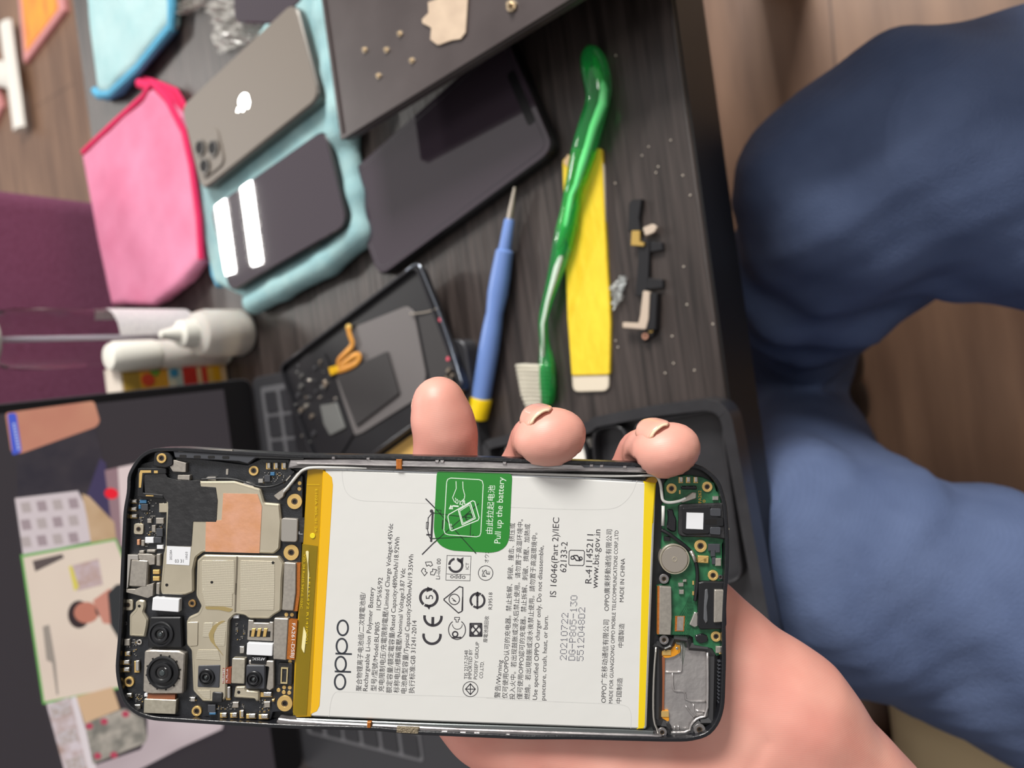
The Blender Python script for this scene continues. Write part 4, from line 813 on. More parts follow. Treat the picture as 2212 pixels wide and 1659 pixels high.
# stickers on the cans
sl('copper_foil', Z(Z1, [(1165, 605), (1520, 612), (1566, 742), (1540, 1226), (978, 1210), (985, 900), (1148, 882)]), -1.5, -1.38, K_cop)
sl('black_insulating_film', Z(Z1, [(340, 400), (560, 395), (585, 440), (690, 470), (920, 472), (928, 532), (1085, 542), (1105, 680), (1092, 902), (850, 898), (832, 1156), (572, 1150), (592, 760), (590, 700), (540, 640), (350, 605)]), -1.6, -1.34, K_bs, r=.2, bev=.05)
lb1 = sl('paper_label', Z(Z1, [(580, 1150), (828, 1162), (812, 1352), (574, 1340)]), -1.5, -1.40, K_wht)
sl('antenna_holder', Z(Z1, [(275, 340), (570, 345), (575, 400), (345, 410), (330, 600), (540, 620), (545, 660), (270, 640)]), -2.7, -1.2, K_blk, r=.3, bev=.15)
for q in ([(305, 365), (415, 365), (415, 390), (325, 392), (310, 545), (288, 545), (292, 400)], [(445, 368), (485, 368), (485, 395), (445, 395)], [(360, 622), (440, 626), (440, 636), (360, 634)]): sl('gold_contact', Z(Z1, q), -1.3, -1.1, K_gold)
sl('antenna_clip', Z(Z1, [(580, 230), (640, 255), (778, 290), (775, 385), (640, 380), (590, 300)]), -2.7, -1.25, K_nk, r=.2, bev=.12)
sl('antenna_contact', Z(Z1, [(690, 415), (818, 415), (815, 468), (688, 462)]), -2.7, -1.3, K_nk, r=.2, bev=.1)
for q in ([(1005, 430), (1088, 432), (1090, 470), (975, 465), (978, 450)], [(1405, 482), (1480, 510), (1485, 540), (1375, 512), (1372, 490)]): sl('ground_clip', Z(Z1, q), -2.7, -1.7, K_sil, bev=.1)
sl('microphone_slot', Z(Z1, [(1195, 350), (1218, 350), (1215, 412), (1192, 410)]), -2.75, -2.5, K_nk, r=.2)
# ear speaker
sp_ = sl('ear_speaker', Z(Z1, [(205, 1290), (385, 1302), (370, 1580), (180, 1572)]), -4.4, -1.3, K_nk, r=.4, bev=.3)
sl('speaker_bracket', Z(Z1, [(170, 1240), (280, 1245), (285, 1300), (205, 1292), (175, 1580), (160, 1600)]), -2.8, -1.2, K_sil, sp_, bev=.1)
sl('speaker_bracket', Z(Z1, [(275, 1232), (420, 1238), (455, 1260), (452, 1345), (395, 1350), (380, 1300), (285, 1290)]), -2.8, -1.4, K_nk, sp_, r=.15, bev=.1)
sl('speaker_bracket', Z(Z2, [(155, 60), (250, 62), (330, 30), (440, 0), (432, 130), (380, 155), (255, 120), (155, 95)]), -2.8, -1.4, K_nk, sp_, r=.15, bev=.1)
for q in ([(470, 1235), (510, 1235), (508, 1360), (468, 1355)], [(468, 1535), (505, 1535), (500, 1655), (465, 1650)], [(370, 1190), (458, 1192), (456, 1220), (368, 1216)], [(290, 1200), (340, 1200), (338, 1230), (288, 1226)]): sl('ground_clip', Z(Z1, q), -2.7, -1.7, K_nk, r=.15, bev=.12)
# cameras
def camera(fr, body, bm_, lc, R_, zb, label, rim=K_brl, glass=.42, tilt=0):
    b = sl('camera_module', Z(fr, body), -4.4, zb, bm_, r=.5, bev=.3, label=label)
    c = pl(*Z(fr, [lc])[0], zb+.6); R_ = R_/fr[2]*.126
    o_ = obj('lens_barrel', MB().lathe([(0, R_), (.5, R_), (.62, R_*.94), (.62, R_*.86), (.25, R_*.80), (.25, R_*.64), (.95, R_*.60), (1.02, R_*.54), (.9, R_*.42), (.5, R_*.34), (.42, 0.01)], (*c, zb-.05), (0, 0, 1), 40), rim, b, smooth=True)
    obj('lens', MB().lathe([(0, R_*glass), (.22, R_*glass*.8), (.34, R_*glass*.45), (.38, .01)], (*c, zb+.38), (0, 0, 1), 28), K_lens, b, smooth='all')
    obj('lens_coating', MB().lathe([(0, R_*glass*.46), (.10, R_*glass*.3), (.14, .01)], (*c, zb+.70), (0, 0, 1), 20), K_glint, b, smooth='all')
    return b, c
b1, c = camera(Z2, [(345, 705), (410, 695), (705, 705), (765, 735), (745, 1150), (640, 1150), (400, 1150), (328, 1130)], K_nk, (532, 932), 172, -.8, 'large main camera with silver collar', K_blk, .45)
for k in range(12):
    a = 2*math.pi*k/12+.2; R_ = 172/4.809*.126; obj('retaining_tab', MB().box((c[0]+math.cos(a)*R_*1.04, c[1]+math.sin(a)*R_*1.04, -.72), (.5, .38, .22), a), K_hole, b1)
camera(Z2, [(400, 352), (725, 352), (742, 672), (378, 668), (385, 520)], K_blk, (512, 532), 132, -1.1, 'black ultra wide camera with scratched lens')
camera(Z2, [(898, 850), (1140, 842), (1130, 1092), (890, 1085)], K_gry, (985, 978), 84, -1.2, 'small black camera on the large can')
fr4 = sl('camera_bracket', Z(Z2, [(1425, 800), (1690, 808), (1690, 1090), (1640, 1115), (1610, 1100), (1640, 870), (1430, 850)]), -2.7, -1.5, K_nk, r=.4, bev=.2)
camera(Z2, [(1400, 850), (1600, 850), (1600, 1105), (1395, 1100)], K_gry, (1480, 1000), 84, -1.2, 'small black camera beside the flex connector')
# connectors, covers and flexes on the upper board
sl('connector_cover', Z(Z1, [(1768, 862), (1940, 872), (1932, 1112), (1762, 1108)]), -2.7, -1.2, pm('grey_cover', (158, 154, 148), .45, .3), r=.7, bev=.2, label='rounded grey battery connector cover')
kt = sl('black_tab', Z(Z1, [(1945, 855), (2010, 858), (2002, 1115), (1932, 1112)]), -2.6, -2.0, K_bs)
sl('connector_cover', Z(Z1, [(1795, 1322), (1922, 1330), (1918, 1640)])+Z(Z2, [(1893, 288), (1772, 280)])+Z(Z1, [(1785, 1640)]), -2.7, -1.1, K_nk, r=.3, bev=.2)
sl('flex_cable', Z(Z1, [(1922, 1328), (1968, 1330), (1960, 1650)])+Z(Z2, [(1935, 290), (1895, 290)]), -2.6, -1.6, K_fpc)
sl('connector_cover', Z(Z2, [(1692, 362), (1842, 368), (1818, 800), (1682, 790)]), -2.7, -1.0, K_nk, r=.3, bev=.2)
fx1 = sl('flex_cable', Z(Z2, [(1842, 378), (1935, 385), (1905, 795), (1820, 788)]), -2.6, -1.3, K_fpc)
sl('white_label_block', Z(Z2, [(432, 148), (708, 165), (702, 302), (420, 282)]), -2.7, -1.0, K_wht, r=.3, bev=.15)
sl('white_label_block', Z(Z2, [(1412, 618), (1680, 632), (1674, 758), (1404, 745)]), -2.7, -1.0, K_wht, r=.3, bev=.15)
sl('connector_cover', Z(Z2, [(342, 1200), (678, 1214), (668, 1362), (335, 1350)]), -2.7, -1.2, pm('speckled_nickel', (186, 180, 164), .4, .5, c2=(170, 164, 148), scale=1), r=.3, bev=.15)
sl('flex_cable', Z(Z2, [(385, 1150), (665, 1155), (662, 1218), (372, 1205)]), -2.6, -1.5, K_fpb)
sl('connector_cover', Z(Z2, [(1256, 780), (1392, 785), (1384, 1046), (1246, 1040)]), -2.7, -1.1, pm('speckled_nickel', (186, 180, 164), .4, .5), r=.3, bev=.15)
fx2 = sl('flex_cable', Z(Z2, [(1160, 880), (1248, 880), (1244, 1042), (1156, 1040)]), -2.6, -1.3, pm('red_brown_flex', (132, 66, 44), .4))
sl('black_foam_pad', Z(Z2, [(1050, 1130), (1160, 1135), (1155, 1242), (1045, 1235)]), -2.7, -1.0, K_bs, r=.5, bev=.2)
fx3 = sl('flex_cable', Z(Z2, [(1452, 760), (1612, 765), (1608, 845), (1450, 835)]), -2.6, -1.3, K_blk)
sc_ = sl('card_reader', Z(Z2, [(1424, 380), (1480, 385), (1480, 410), (1640, 415), (1645, 400), (1684, 405), (1680, 602), (1412, 590)]), -2.7, -1.7, K_nk, r=.2, bev=.15)
sl('reader_opening', Z(Z2, [(1440, 490), (1655, 500), (1650, 560), (1436, 555)]), -1.8, -1.62, K_hole, sc_)
for a in (1474, 1534, 1598): sl('gold_pin', Z(Z2, [(a-10, 470), (a+26, 470), (a+10, 556), (a-24, 556)]), -1.7, -1.4, K_gold, sc_, bev=.08)
so = sl('flex_socket', Z(Z2, [(1735, 822), (1888, 832), (1880, 1062), (1722, 1058)]), -2.7, -2.1, K_bs, r=.5, bev=.2)
q = ccw(fz(Z2, [(1768, 872), (1840, 876), (1832, 1042), (1762, 1038)], -2.)); obj('socket_rim', MB().ring(q, offs(q, .32), -2.2, -1.8), pm('pale_gold_contact', (216, 198, 150), .35, .5), so)
# spring contacts, gold pads
def spring(fr, cx, cy, w, h, tall=.9, z=-2.7):
    s_ = obj('spring_contact', MB().prism(fz(fr, [(cx-w, cy-h), (cx+w, cy-h), (cx+w, cy+h), (cx-w, cy+h)], z+tall*.5), z, z+tall*.45, .08), K_gold, ph)
    obj('spring_tip', MB().prism(rnd(fz(fr, [(cx-w*.5, cy-h*1.1), (cx+w*.9, cy-h*1.1), (cx+w*.9, cy+h*.7), (cx-w*.5, cy+h*.7)], z+tall), .15), z+tall*.4, z+tall, .15), K_sil, s_, smooth=True)
for a, b in ((1632, 322), (1710, 322), (1792, 322)): spring(Z1, a, b, 24, 34)
for a, b in ((228, 690), (226, 770), (230, 845)): spring(Z1, a, b, 38, 20)
for a, b in ((150, 825), (150, 902)): spring(Z2, a, b, 40, 22)
for a, b, w, h in ((168, 735, 28, 22), (1165, 1375, 36, 24), (1272, 1375, 36, 24), (1355, 1365, 22, 40), (1452, 1385, 50, 24), (1582, 1390, 50, 24), (265, 870, 26, 60), (1215, 1150, 24, 66), (165, 1170, 50, 22), (260, 1300, 44, 34), (1610, 1160, 60, 24)): spring(Z2, a, b, w, h)
for a, b in ((1820, 325), (1878, 327), (1858, 812), (1738, 1110), (1797, 1082), (1855, 1084), (1793, 1133), (1850, 1138)): obj('gold_pad', MB().circ(fz(Z2, [(a, b)], -2.6)[0], .55, 0, -2.75, -2.6, 16), K_gold, ph)
for a, b in ((1958, 500), (1955, 558)): obj('gold_pad', MB().circ(fz(Z1, [(a, b)], -2.6)[0], .55, 0, -2.75, -2.6, 16), K_gold, ph)
K_cb = pm('blue_chip', (60, 110, 150), .4)
CH = [(Z1, 1678, 402, 22, 18, K_cb), (Z1, 1625, 450, 30, 36, K_gry), (Z1, 1555, 475, 26, 22, K_sil), (Z1, 350, 750, 36, 34, K_gry), (Z1, 300, 745, 12, 20, K_cb), (Z1, 545, 755, 44, 46, K_shd), (Z1, 508, 890, 40, 30, K_nk), (Z1, 445, 970, 20, 34, K_nk), (Z1, 505, 1010, 34, 42, K_gry), (Z1, 400, 1090, 44, 30, K_wht), (Z1, 490, 1090, 36, 30, K_gry), (Z1, 510, 1162, 32, 20, K_wht), (Z1, 332, 1120, 16, 30, K_nk), (Z1, 285, 1112, 14, 28, K_cop), (Z1, 400, 890, 22, 22, K_nk), (Z1, 470, 1420, 34, 22, K_gold), (Z1, 470, 1490, 34, 22, K_gold), (Z1, 335, 690, 36, 18, K_cb), (Z2, 168, 612, 28, 34, K_nk), (Z2, 1300, 345, 30, 18, K_wht), (Z2, 1360, 690, 22, 34, K_sil), (Z2, 850, 1205, 24, 22, K_sil), (Z2, 1295, 1262, 30, 28, K_nk), (Z2, 1622, 1258, 30, 30, K_nk), (Z2, 1048, 1300, 40, 40, K_gry), (Z2, 1055, 1352, 34, 12, K_cb), (Z2, 365, 1160, 18, 16, K_wht), (Z2, 1685, 1215, 12, 12, K_gold)]
for fr, a, b, w, h, m in CH: obj('chip', MB().prism(fz(fr, [(a-w, b-h), (a+w, b-h), (a+w, b+h), (a-w, b+h)], -2.2), -2.7, -2.0, .1), m, ph)
rg_ = random.Random(11); smd = MB(); smg = MB()
for fr, x0_, y0_, x1_, y1_, n in ((Z1, 1580, 380, 1800, 490, 46), (Z1, 290, 670, 450, 860, 34), (Z1, 290, 860, 330, 930, 10), (Z1, 370, 960, 470, 1040, 18), (Z1, 300, 1090, 390, 1160, 12), (Z1, 500, 930, 545, 960, 5), (Z2, 225, 580, 260, 750, 22), (Z2, 1095, 1270, 1200, 1310, 14), (Z2, 1210, 1240, 1290, 1310, 16), (Z2, 1545, 1215, 1640, 1330, 34), (Z2, 255, 1140, 330, 1240, 22), (Z2, 820, 1185, 880, 1230, 7), (Z2, 1295, 420, 1315, 525, 16), (Z2, 1375, 425, 1392, 530, 16), (Z2, 1310, 560, 1370, 582, 5), (Z2, 1345, 665, 1392, 720, 9), (Z2, 150, 570, 190, 680, 10), (Z2, 1365, 1250, 1380, 1290, 5), (Z2, 505, 1210, 520, 1250, 1), (Z1, 470, 700, 580, 720, 5)):
    for k in range(n):
        a = x0_+(x1_-x0_)*rg_.random(); b = y0_+(y1_-y0_)*rg_.random(); a = round(a/13)*13; b = round(b/15)*15; c = fz(fr, [(a, b)], -2.5)[0]
        (smd if rg_.random() < .8 else smg).box((c[0], c[1], -2.55), (.24, .17, .3))
tag(obj('solder_components', smd, K_sil, ph), None, kind='stuff'); tag(obj('solder_components', smg, K_gold, ph), None, kind='stuff')

# ---- battery
BZ = -1.5
bat = sl('battery', [(700, 1013.5), (1160, 1028), (1389, 1040), (1417, 1042), (1397, 1577), (1376, 1576), (900, 1559), (669, 1549)], -4.4, BZ, K_bat, r=1.0, bev=.55, label='white battery with printed label')
sl('yellow_end_wrap', Z(Z3, [(242, 150), (290, 170), (335, 215), (345, 290)])+Z(Z4, [(222, 1000), (195, 1055), (130, 1085)]), -4.3, BZ+.06, K_amy, bat, bev=.3)
sl('yellow_end_wrap', Z(Z5, [(1762, 310), (1905, 330), (1868, 900), (1842, 1500)])+Z(Z6, [(1790, 1440), (1770, 1480), (1690, 1485), (1728, 0)]), -4.3, BZ+.05, K_amr, bat, bev=.35)
# flex and amber tape left of the battery
sl('battery_flex', [(668, 1020), (690, 1020), (684, 1330), (664, 1545), (640, 1545), (648, 1300)], -4.4, -2.6, K_olv, bev=.1)
sl('amber_tape', [(664, 1010), (699, 1012), (672, 1549), (640, 1550), (632, 1540), (636, 1430), (650, 1240)], -2.55, -1.9, K_amb, bev=.2)
sl('amber_tape', [(653, 1175), (686, 1180), (676, 1330), (662, 1545), (633, 1545), (646, 1330)], -1.9, -1.75, amber('amber_tape_layer', (150, 130, 20), .55))
for q in ([(660, 1190), (668, 1240), (664, 1300), (667, 1190)], [(656, 1352), (662, 1370), (657, 1412), (651, 1400)]): sl('wrinkle_highlight', q, -1.8, -1.6, pm('tape_highlight', (236, 226, 170), .1), r=.5)  # pale slivers painted as highlights on the tape wrinkles
obj('yellow_dot', MB().circ(pl(675, 1157.5, -1.7), .75, 0, -1.9, -1.68, 20), pm('lemon_dot', (232, 212, 30), .4), ph)
# clear film folds on the battery
def line(mb, pts, w, z, closed=False):
    P_ = [np.array(p) for p in pp(pts, z)]; n = len(P_)
    if closed: P_.append(P_[0]); n += 1
    for i in range(n-1):
        a, b = P_[i], P_[i+1]; d = b-a; l = np.linalg.norm(d)
        if l < 1e-6: continue
        d /= l; g = np.array([-d[1], d[0]])*w/2; a = a-d*w*.3; b = b+d*w*.3
        mb.add([(*(a-g), z), (*(b-g), z), (*(b+g), z), (*(a+g), z)], [(0, 1, 2, 3)])
    return mb
FE = []
def fedge(*a): m_ = MB(); line(m_, *a[1:]); obj('film_edge', m_, K_film, bat)
fm = None
fedge(0, smo(Z(Z3, [(420, 160), (425, 260), (460, 370), (560, 430), (700, 437), (1275, 460)]), 2), .12, BZ+.02)
fedge(0, smo(Z(Z4, [(300, 1100), (315, 960), (350, 870), (420, 868), (1000, 900), (1500, 912), (2100, 935)]), 2), .12, BZ+.02)
fedge(0, smo(Z(Z6, [(0, 1130), (500, 1160), (1250, 1190), (1560, 1200), (1630, 1280), (1620, 1470)]), 2), .12, BZ+.02)
fedge(0, smo(Z(Z5, [(1690, 300), (1640, 450), (1520, 580), (1380, 630), (800, 622), (280, 600)]), 2), .12, BZ+.02)
fm = MB(); line(fm, smo([(664, 1011), (700, 1013), (900, 1020), (1150, 1029), (1300, 1034), (1389, 1041)], 1), .35, BZ-.2); obj('foil_edge', fm, K_foil, bat)

# ---- printing on the battery
_txt = {}
def glyphs(s):
    if s in _txt: return _txt[s]
    c = bpy.data.curves.new('t', 'FONT'); c.body = s; c.resolution_u = 3; t = bpy.data.objects.new('t', c); COL.objects.link(t)
    bpy.context.view_layer.update(); me = bpy.data.meshes.new_from_object(t.evaluated_get(bpy.context.evaluated_depsgraph_get()))
    V = [tuple(q.co) for q in me.vertices]; Fs = [tuple(p.vertices) for p in me.polygons]
    bpy.data.objects.remove(t); bpy.data.curves.remove(c); bpy.data.meshes.remove(me); _txt[s] = (V, Fs); return V, Fs
def text(mb, s, p0, p1, em, z=BZ+.035, fr=None, flip=1):
    if fr: p0, p1 = Z(fr, [p0, p1])
    V, Fs = glyphs(s)
    if not V: return
    a, b = [np.array(q) for q in pp([p0, p1], z)]; xs = [q[0] for q in V]; x0_, x1_ = min(xs), max(xs); d = b-a; l = np.linalg.norm(d); d /= l; g = np.array([-d[1], d[0]])*flip
    ey = em*.1262
    mb.add([(*(a+d*(q[0]-x0_)/(x1_-x0_)*l+g*q[1]*ey), z) for q in V], Fs)
T = MB(); UP_ = lambda x, y: (x, y)
LINES = [('聚合物锂离子电池组/二次鋰電池組/', (780, 1493), (789, 1280), 14), ('Rechargeable Li-ion Polymer Battery', (793.5, 1493), (808, 1269), 14.5),
 ('型号/型號/Model:BLP805', (812, 1493), (820, 1344), 14), ('1ICP5/65/92', (822, 1318), (826.5, 1248), 14), ('充电限制电压/充電限制電壓/Limited Charge Voltage:4.45Vdc', (828, 1494.5), (849, 1131.6), 14.2),
 ('额定容量/額定電容量/Rated Capacity:4890mAh/18.92Wh', (845, 1497), (863, 1160.5), 14.2), ('标称电压/標稱電壓/Nominal Voltage:3.87 Vdc', (861, 1497), (875.5, 1228), 14.2),
 ('电池典型容量/Typical Capacity:5000mAh/19.35Wh', (877, 1498), (893, 1198), 14.2), ('执行标准:GB 31241-2014', (894, 1498), (900, 1340.5), 14.2),
 ('警告/Warning', (1079, 1508), (1085, 1426), 14), ('仅可使用OPPO认可的充电器。禁止拆解、刺破、撞击、挤压或', (1095, 1509), (1112, 1130), 13.5),
 ('投入火中。若出现鼓胀或浸水后禁止使用。请勿置于高温环境中。', (1111, 1511), (1129, 1122), 13.5), ('僅可使用OPPO認可的充電器。禁止拆解、刺破、擠壓、加熱或', (1127, 1511), (1144.5, 1132), 13.5),
 ('燃燒。若出現鼓脹或浸水後禁止使用。請勿置于高温環境中。', (1143.5, 1511), (1160, 1151), 13.5), ('Use specified OPPO charger only. Do not disassemble,', (1160, 1512), (1174, 1179), 14.2), ('puncture, crush, heat, or burn.', (1177.5, 1513), (1184, 1330), 14.2),
 ('IS 16046(Part 2)/IEC', (1201, 1289.5), (1208, 1118), 19.5), ('62133-2', (1223, 1236.5), (1226, 1171), 20), ('R-41145211', (1277.5, 1260.6), (1282, 1154.5), 20), ('www.bis.gov.in', (1291, 1271), (1297, 1144), 20),
 ('OPPO广东移动通信有限公司', (1308.5, 1518.5), (1315, 1339), 14), ('OPPO廣東移動通信有限公司', (1315, 1320), (1321.5, 1144), 14), ('MADE FOR GUANGDONG OPPO MOBILE TELECOMMUNICATIONS CORP.,LTD', (1323, 1519.5), (1336, 1146), 11.5),
 ('中国制造', (1341, 1519.5), (1344, 1464.5), 13), ('中國製造', (1345.5, 1399), (1348, 1347), 13), ('MADE IN CHINA', (1347, 1300.6), (1350, 1206.6), 13),
 ('TIS 2217-2548', (1010, 1467), (1011, 1405), 11), ('IMPORTED BY', (1018.5, 1467), (1020.5, 1403), 11), ('POSSEFY GROUP', (1030.5, 1467.5), (1035, 1387), 11), ('CO.,LTD.', (1042.5, 1465.5), (1045.5, 1429), 11),
 ('廢電池請回收', (1052, 1388), (1055.5, 1331), 10.5), ('R39518', (1063, 1316.5), (1063.5, 1280), 11.5), ('Li-ion 00', (950, 1251.5), (952.5, 1207), 13), ('ICT', (1012.5, 1230), (1013, 1216), 10)]
for s, a, b, em in LINES: text(T, s, a, b, em)
text(T, 'PS', (1050.5, 1246), (1051.5, 1231), 14); text(T, 'E', (1058, 1241), (1058.5, 1234.5), 12)
text(T, 'オウガ・ジャ', (1055, 1216), (1057, 1158), 11.5)
text(T, '5', (935.5, 1294), (935, 1285), 23)
text(T, 'oppo', (1005.5, 1244), (972.5, 1242.5), 14)
# rings, arcs and outlines of the marks
def arc(mb, fr, cx, cy, ro, th, a0=0., a1=360., z=BZ+.035, n=36, ry=None):
    q = []; ry = ry or ro
    for k in range(n+1):
        t = math.radians(a0+(a1-a0)*k/n); q.append(((cx+ro*math.cos(t), cy+ry*math.sin(t)), (cx+(ro-th)*math.cos(t), cy+(ry-th)*math.sin(t))))
    A_ = pp(Z(fr, [x[0] for x in q]), z); B_ = pp(Z(fr, [x[1] for x in q]), z); m = len(A_)
    mb.add([(*p, z) for p in A_+B_], [(k, k+1, m+k+1, m+k) for k in range(m-1)])
def poly(mb, fr, pts, z=BZ+.035): q = pp(Z(fr, pts) if fr else pts, z); mb.add([(*p, z) for p in q], [tuple(range(len(q)))])
def ln(mb, fr, pts, w, z=BZ+.035, closed=False): line(mb, Z(fr, pts) if fr else pts, w*.1262, z, closed)
arc(T, Z4, 1247, 350, 90, 24, 0, 180); arc(T, Z4, 1256, 182, 90, 24, 0, 180); poly(T, Z4, [(1242, 182), (1268, 182), (1266, 262), (1240, 262)])
for k in (0, 180): poly(T, Z4, [(1157, 350), (1181, 350), (1182, 335), (1160, 333)]) if k == 0 else poly(T, Z4, [(1313, 350), (1337, 350), (1336, 338), (1312, 336)])
poly(T, Z4, [(1166, 182), (1190, 182), (1192, 168), (1168, 165)]); poly(T, Z4, [(1322, 182), (1346, 182), (1345, 172), (1322, 170)])
arc(T, Z3, 1218, 1322, 90, 24, -60, 120); arc(T, Z3, 1218, 1322, 90, 24, 128, 292)
poly(T, Z3, [(1205, 1222), (1262, 1250), (1196, 1272)]); poly(T, Z4, [(1180, 60), (1240, 75), (1220, 115)])
ln(T, Z3, [(1358, 1336), (1500, 1222), (1530, 1230), (1528, 1440)], 2.4); ln(T, Z4, [(1528, 0), (1522, 130), (1490, 145), (1358, 28), (1358, 14)], 2.4)
arc(T, Z4, 1452, 20, 52, 8); ln(T, Z4, [(1430, 8), (1468, 40), (1440, 30)], 1.6)
arc(T, Z4, 1665, 30, 74, 20, -55, 125); arc(T, Z4, 1665, 30, 74, 20, 135, 300); ln(T, Z3, [(1665, 1275), (1664, 1361)], 4.); ln(T, Z4, [(1664, 40), (1664, 105)], 4.); poly(T, Z3, [(1645, 1310), (1665, 1265), (1685, 1310)])
arc(T, Z4, 1477, 300, 82, 8, -60, 240, ry=92); arc(T, Z4, 1480, 250, 48, 6, 0, 180); ln(T, Z4, [(1455, 185), (1500, 185), (1500, 205), (1488, 205), (1488, 228), (1468, 228), (1468, 205), (1455, 205)], 1.4, closed=True)
arc(T, Z4, 1460, 340, 30, 13); ln(T, Z4, [(1432, 372), (1512, 370)], 3.2)
ln(T, Z4, [(1600, 245), (1700, 245), (1702, 355), (1598, 355)], 4.2, closed=True); ln(T, Z4, [(1622, 268), (1678, 330)], 3); ln(T, Z4, [(1680, 266), (1620, 332)], 3)
for q in ([(1632, 262), (1612, 262), (1612, 284)], [(1688, 284), (1688, 262), (1668, 262)], [(1612, 318), (1612, 340), (1632, 340)], [(1668, 340), (1690, 340), (1690, 318)]): ln(T, Z4, q, 2.6)
arc(T, Z4, 1600, 845, 72, 6); ln(T, Z4, [(1600, 795), (1645, 845), (1600, 895), (1555, 845)], 2, closed=True); ln(T, Z4, [(1600, 795), (1600, 895)], 1.8); ln(T, Z4, [(1555, 845), (1645, 845)], 1.8)
arc(T, Z3, 1740, 1097, 70, 6); ln(T, Z3, [(1385, 935), (1605, 942), (1597, 1168), (1374, 1162)], 1., closed=True); ln(T, Z3, [(1378, 1105), (1600, 1112)], 1.)
arc(T, Z3, 1465, 1026, 70, 21, -80, 60); arc(T, Z3, 1465, 1026, 70, 21, 60, 170); arc(T, Z3, 1465, 1026, 70, 21, 185, 260); poly(T, Z3, [(1478, 985), (1536, 950), (1530, 1018)])
for k in range(3):                                   # recycling triangle
    a = math.radians(-90+120*k); cx_r, cy_r = 1218, 1062
    def rp_(r, t): return (cx_r+r*math.cos(a+t), cy_r+r*math.sin(a+t))
    ln(T, Z3, [rp_(72, -.45), rp_(72, .30), rp_(52, .72), rp_(30, .5), rp_(40, 0), rp_(34, -.6)], 1.5, closed=True)
ln(T, Z5, [(945, 1080), (1090, 1084), (1102, 1100), (1096, 1240), (1082, 1254), (938, 1250), (926, 1236), (930, 1095)], 1.6, closed=True)
arc(T, Z5, 968, 1165, 24, 12); arc(T, Z5, 1058, 1175, 24, 12); ln(T, Z5, [(975, 1145), (1010, 1195), (1050, 1198)], 2.6); ln(T, Z5, [(985, 1140), (1020, 1140), (1060, 1190)], 2.6)
# crossed-out bin, left of the tab
def bin_(mb, z, part):
    if part == 0: ln(mb, Z3, [(1190, 415), (1282, 508)], 2.6, z); ln(mb, Z3, [(1158, 925), (1268, 815)], 2.6, z); ln(mb, Z3, [(1254, 540), (1240, 805)], 4.6, z); arc(mb, Z3, 1243, 528, 16, 16, z=z); ln(mb, Z3, [(1248, 545), (1212, 590), (1206, 700), (1220, 760), (1238, 790)], 1.9, z); ln(mb, Z3, [(1196, 630), (1214, 630), (1210, 690), (1194, 690)], 1.4, z, True); ln(mb, Z3, [(1200, 745), (1228, 745)], 3.5, z)
    else: ln(mb, Z3, [(1282, 508), (1650, 915)], 2.2, z); ln(mb, Z3, [(1268, 815), (1675, 460)], 2.2, z); ln(mb, Z3, [(1262, 545), (1600, 590)], 1.9, z); ln(mb, Z3, [(1250, 780), (1610, 765), (1628, 745)], 1.9, z); ln(mb, Z3, [(1605, 620), (1598, 765)], 1.9, z); ln(mb, Z3, [(1285, 518), (1330, 520), (1326, 555)], 1.6, z); poly(mb, Z3, [(1340, 610), (1355, 610), (1350, 695), (1336, 695)], z); arc(mb, Z3, 1588, 585, 38, 14, z=z)
bin_(T, BZ+.035, 0)
obj('printed_text', T, K_ink, bat, label='dark printed battery text and marks')
# the maker's name: rings with two stems
Lg = MB()
for cx_r, cy_r in ((402, 778), (408, 615), (418, 450), (427, 282)):
    arc(Lg, Z4, cx_r, cy_r, 57, 17, z=BZ+.035, ry=77, n=44)
ln(Lg, Z4, [(358, 682), (498, 687)], 3.8); ln(Lg, Z4, [(364, 518), (506, 523)], 3.8)
obj('maker_name', Lg, pm('logo_ink', (50, 54, 62), .5), bat, label='large printed maker name')
# dot matrix date code
DOT = {'0': '0E1111111111110E', '1': '040C0404040E', '2': '0E11010204081F', '3': '1F02040201110E', '4': '02060A121F0202', '5': '1F101E0101110E', '7': '1F010204040808', '8': '0E11110E11110E', 'D': '1E11111111111E', 'G': '0E11101713110E', 'P': '1E11111E101010', '-': '0000001F000000'}
DOT['0'] = '0E11111111110E'; DOT['1'] = '040C040404040E'
D_ = MB()
for s, a, b in (('20210722', (1223, 1425), (1227, 1323)), ('DG-P805-130', (1241.5, 1426), (1246.5, 1285)), ('5512048D2', (1259.5, 1427), (1263.5, 1311))):
    A_, B_ = np.array(a), np.array(b); d = (B_-A_)/(len(s)*6-1); g = np.array([-2.15, 0])
    for i, ch_ in enumerate(s):
        rows = [int(DOT[ch_][k*2:k*2+2], 16) for k in range(7)]
        for ry_ in range(7):
            for cx_r in range(5):
                if rows[ry_] >> (4-cx_r) & 1:
                    p = pl(*(A_+d*(i*6+cx_r)+g*(6-ry_)), BZ+.035); D_.add([(p[0]-.10, p[1]-.10, BZ+.035), (p[0]+.10, p[1]-.10, BZ+.035), (p[0]+.10, p[1]+.10, BZ+.035), (p[0]-.10, p[1]+.10, BZ+.035)], [(0, 1, 2, 3)])
obj('date_code', D_, K_inkb, bat, label='dotted blue-black date code')
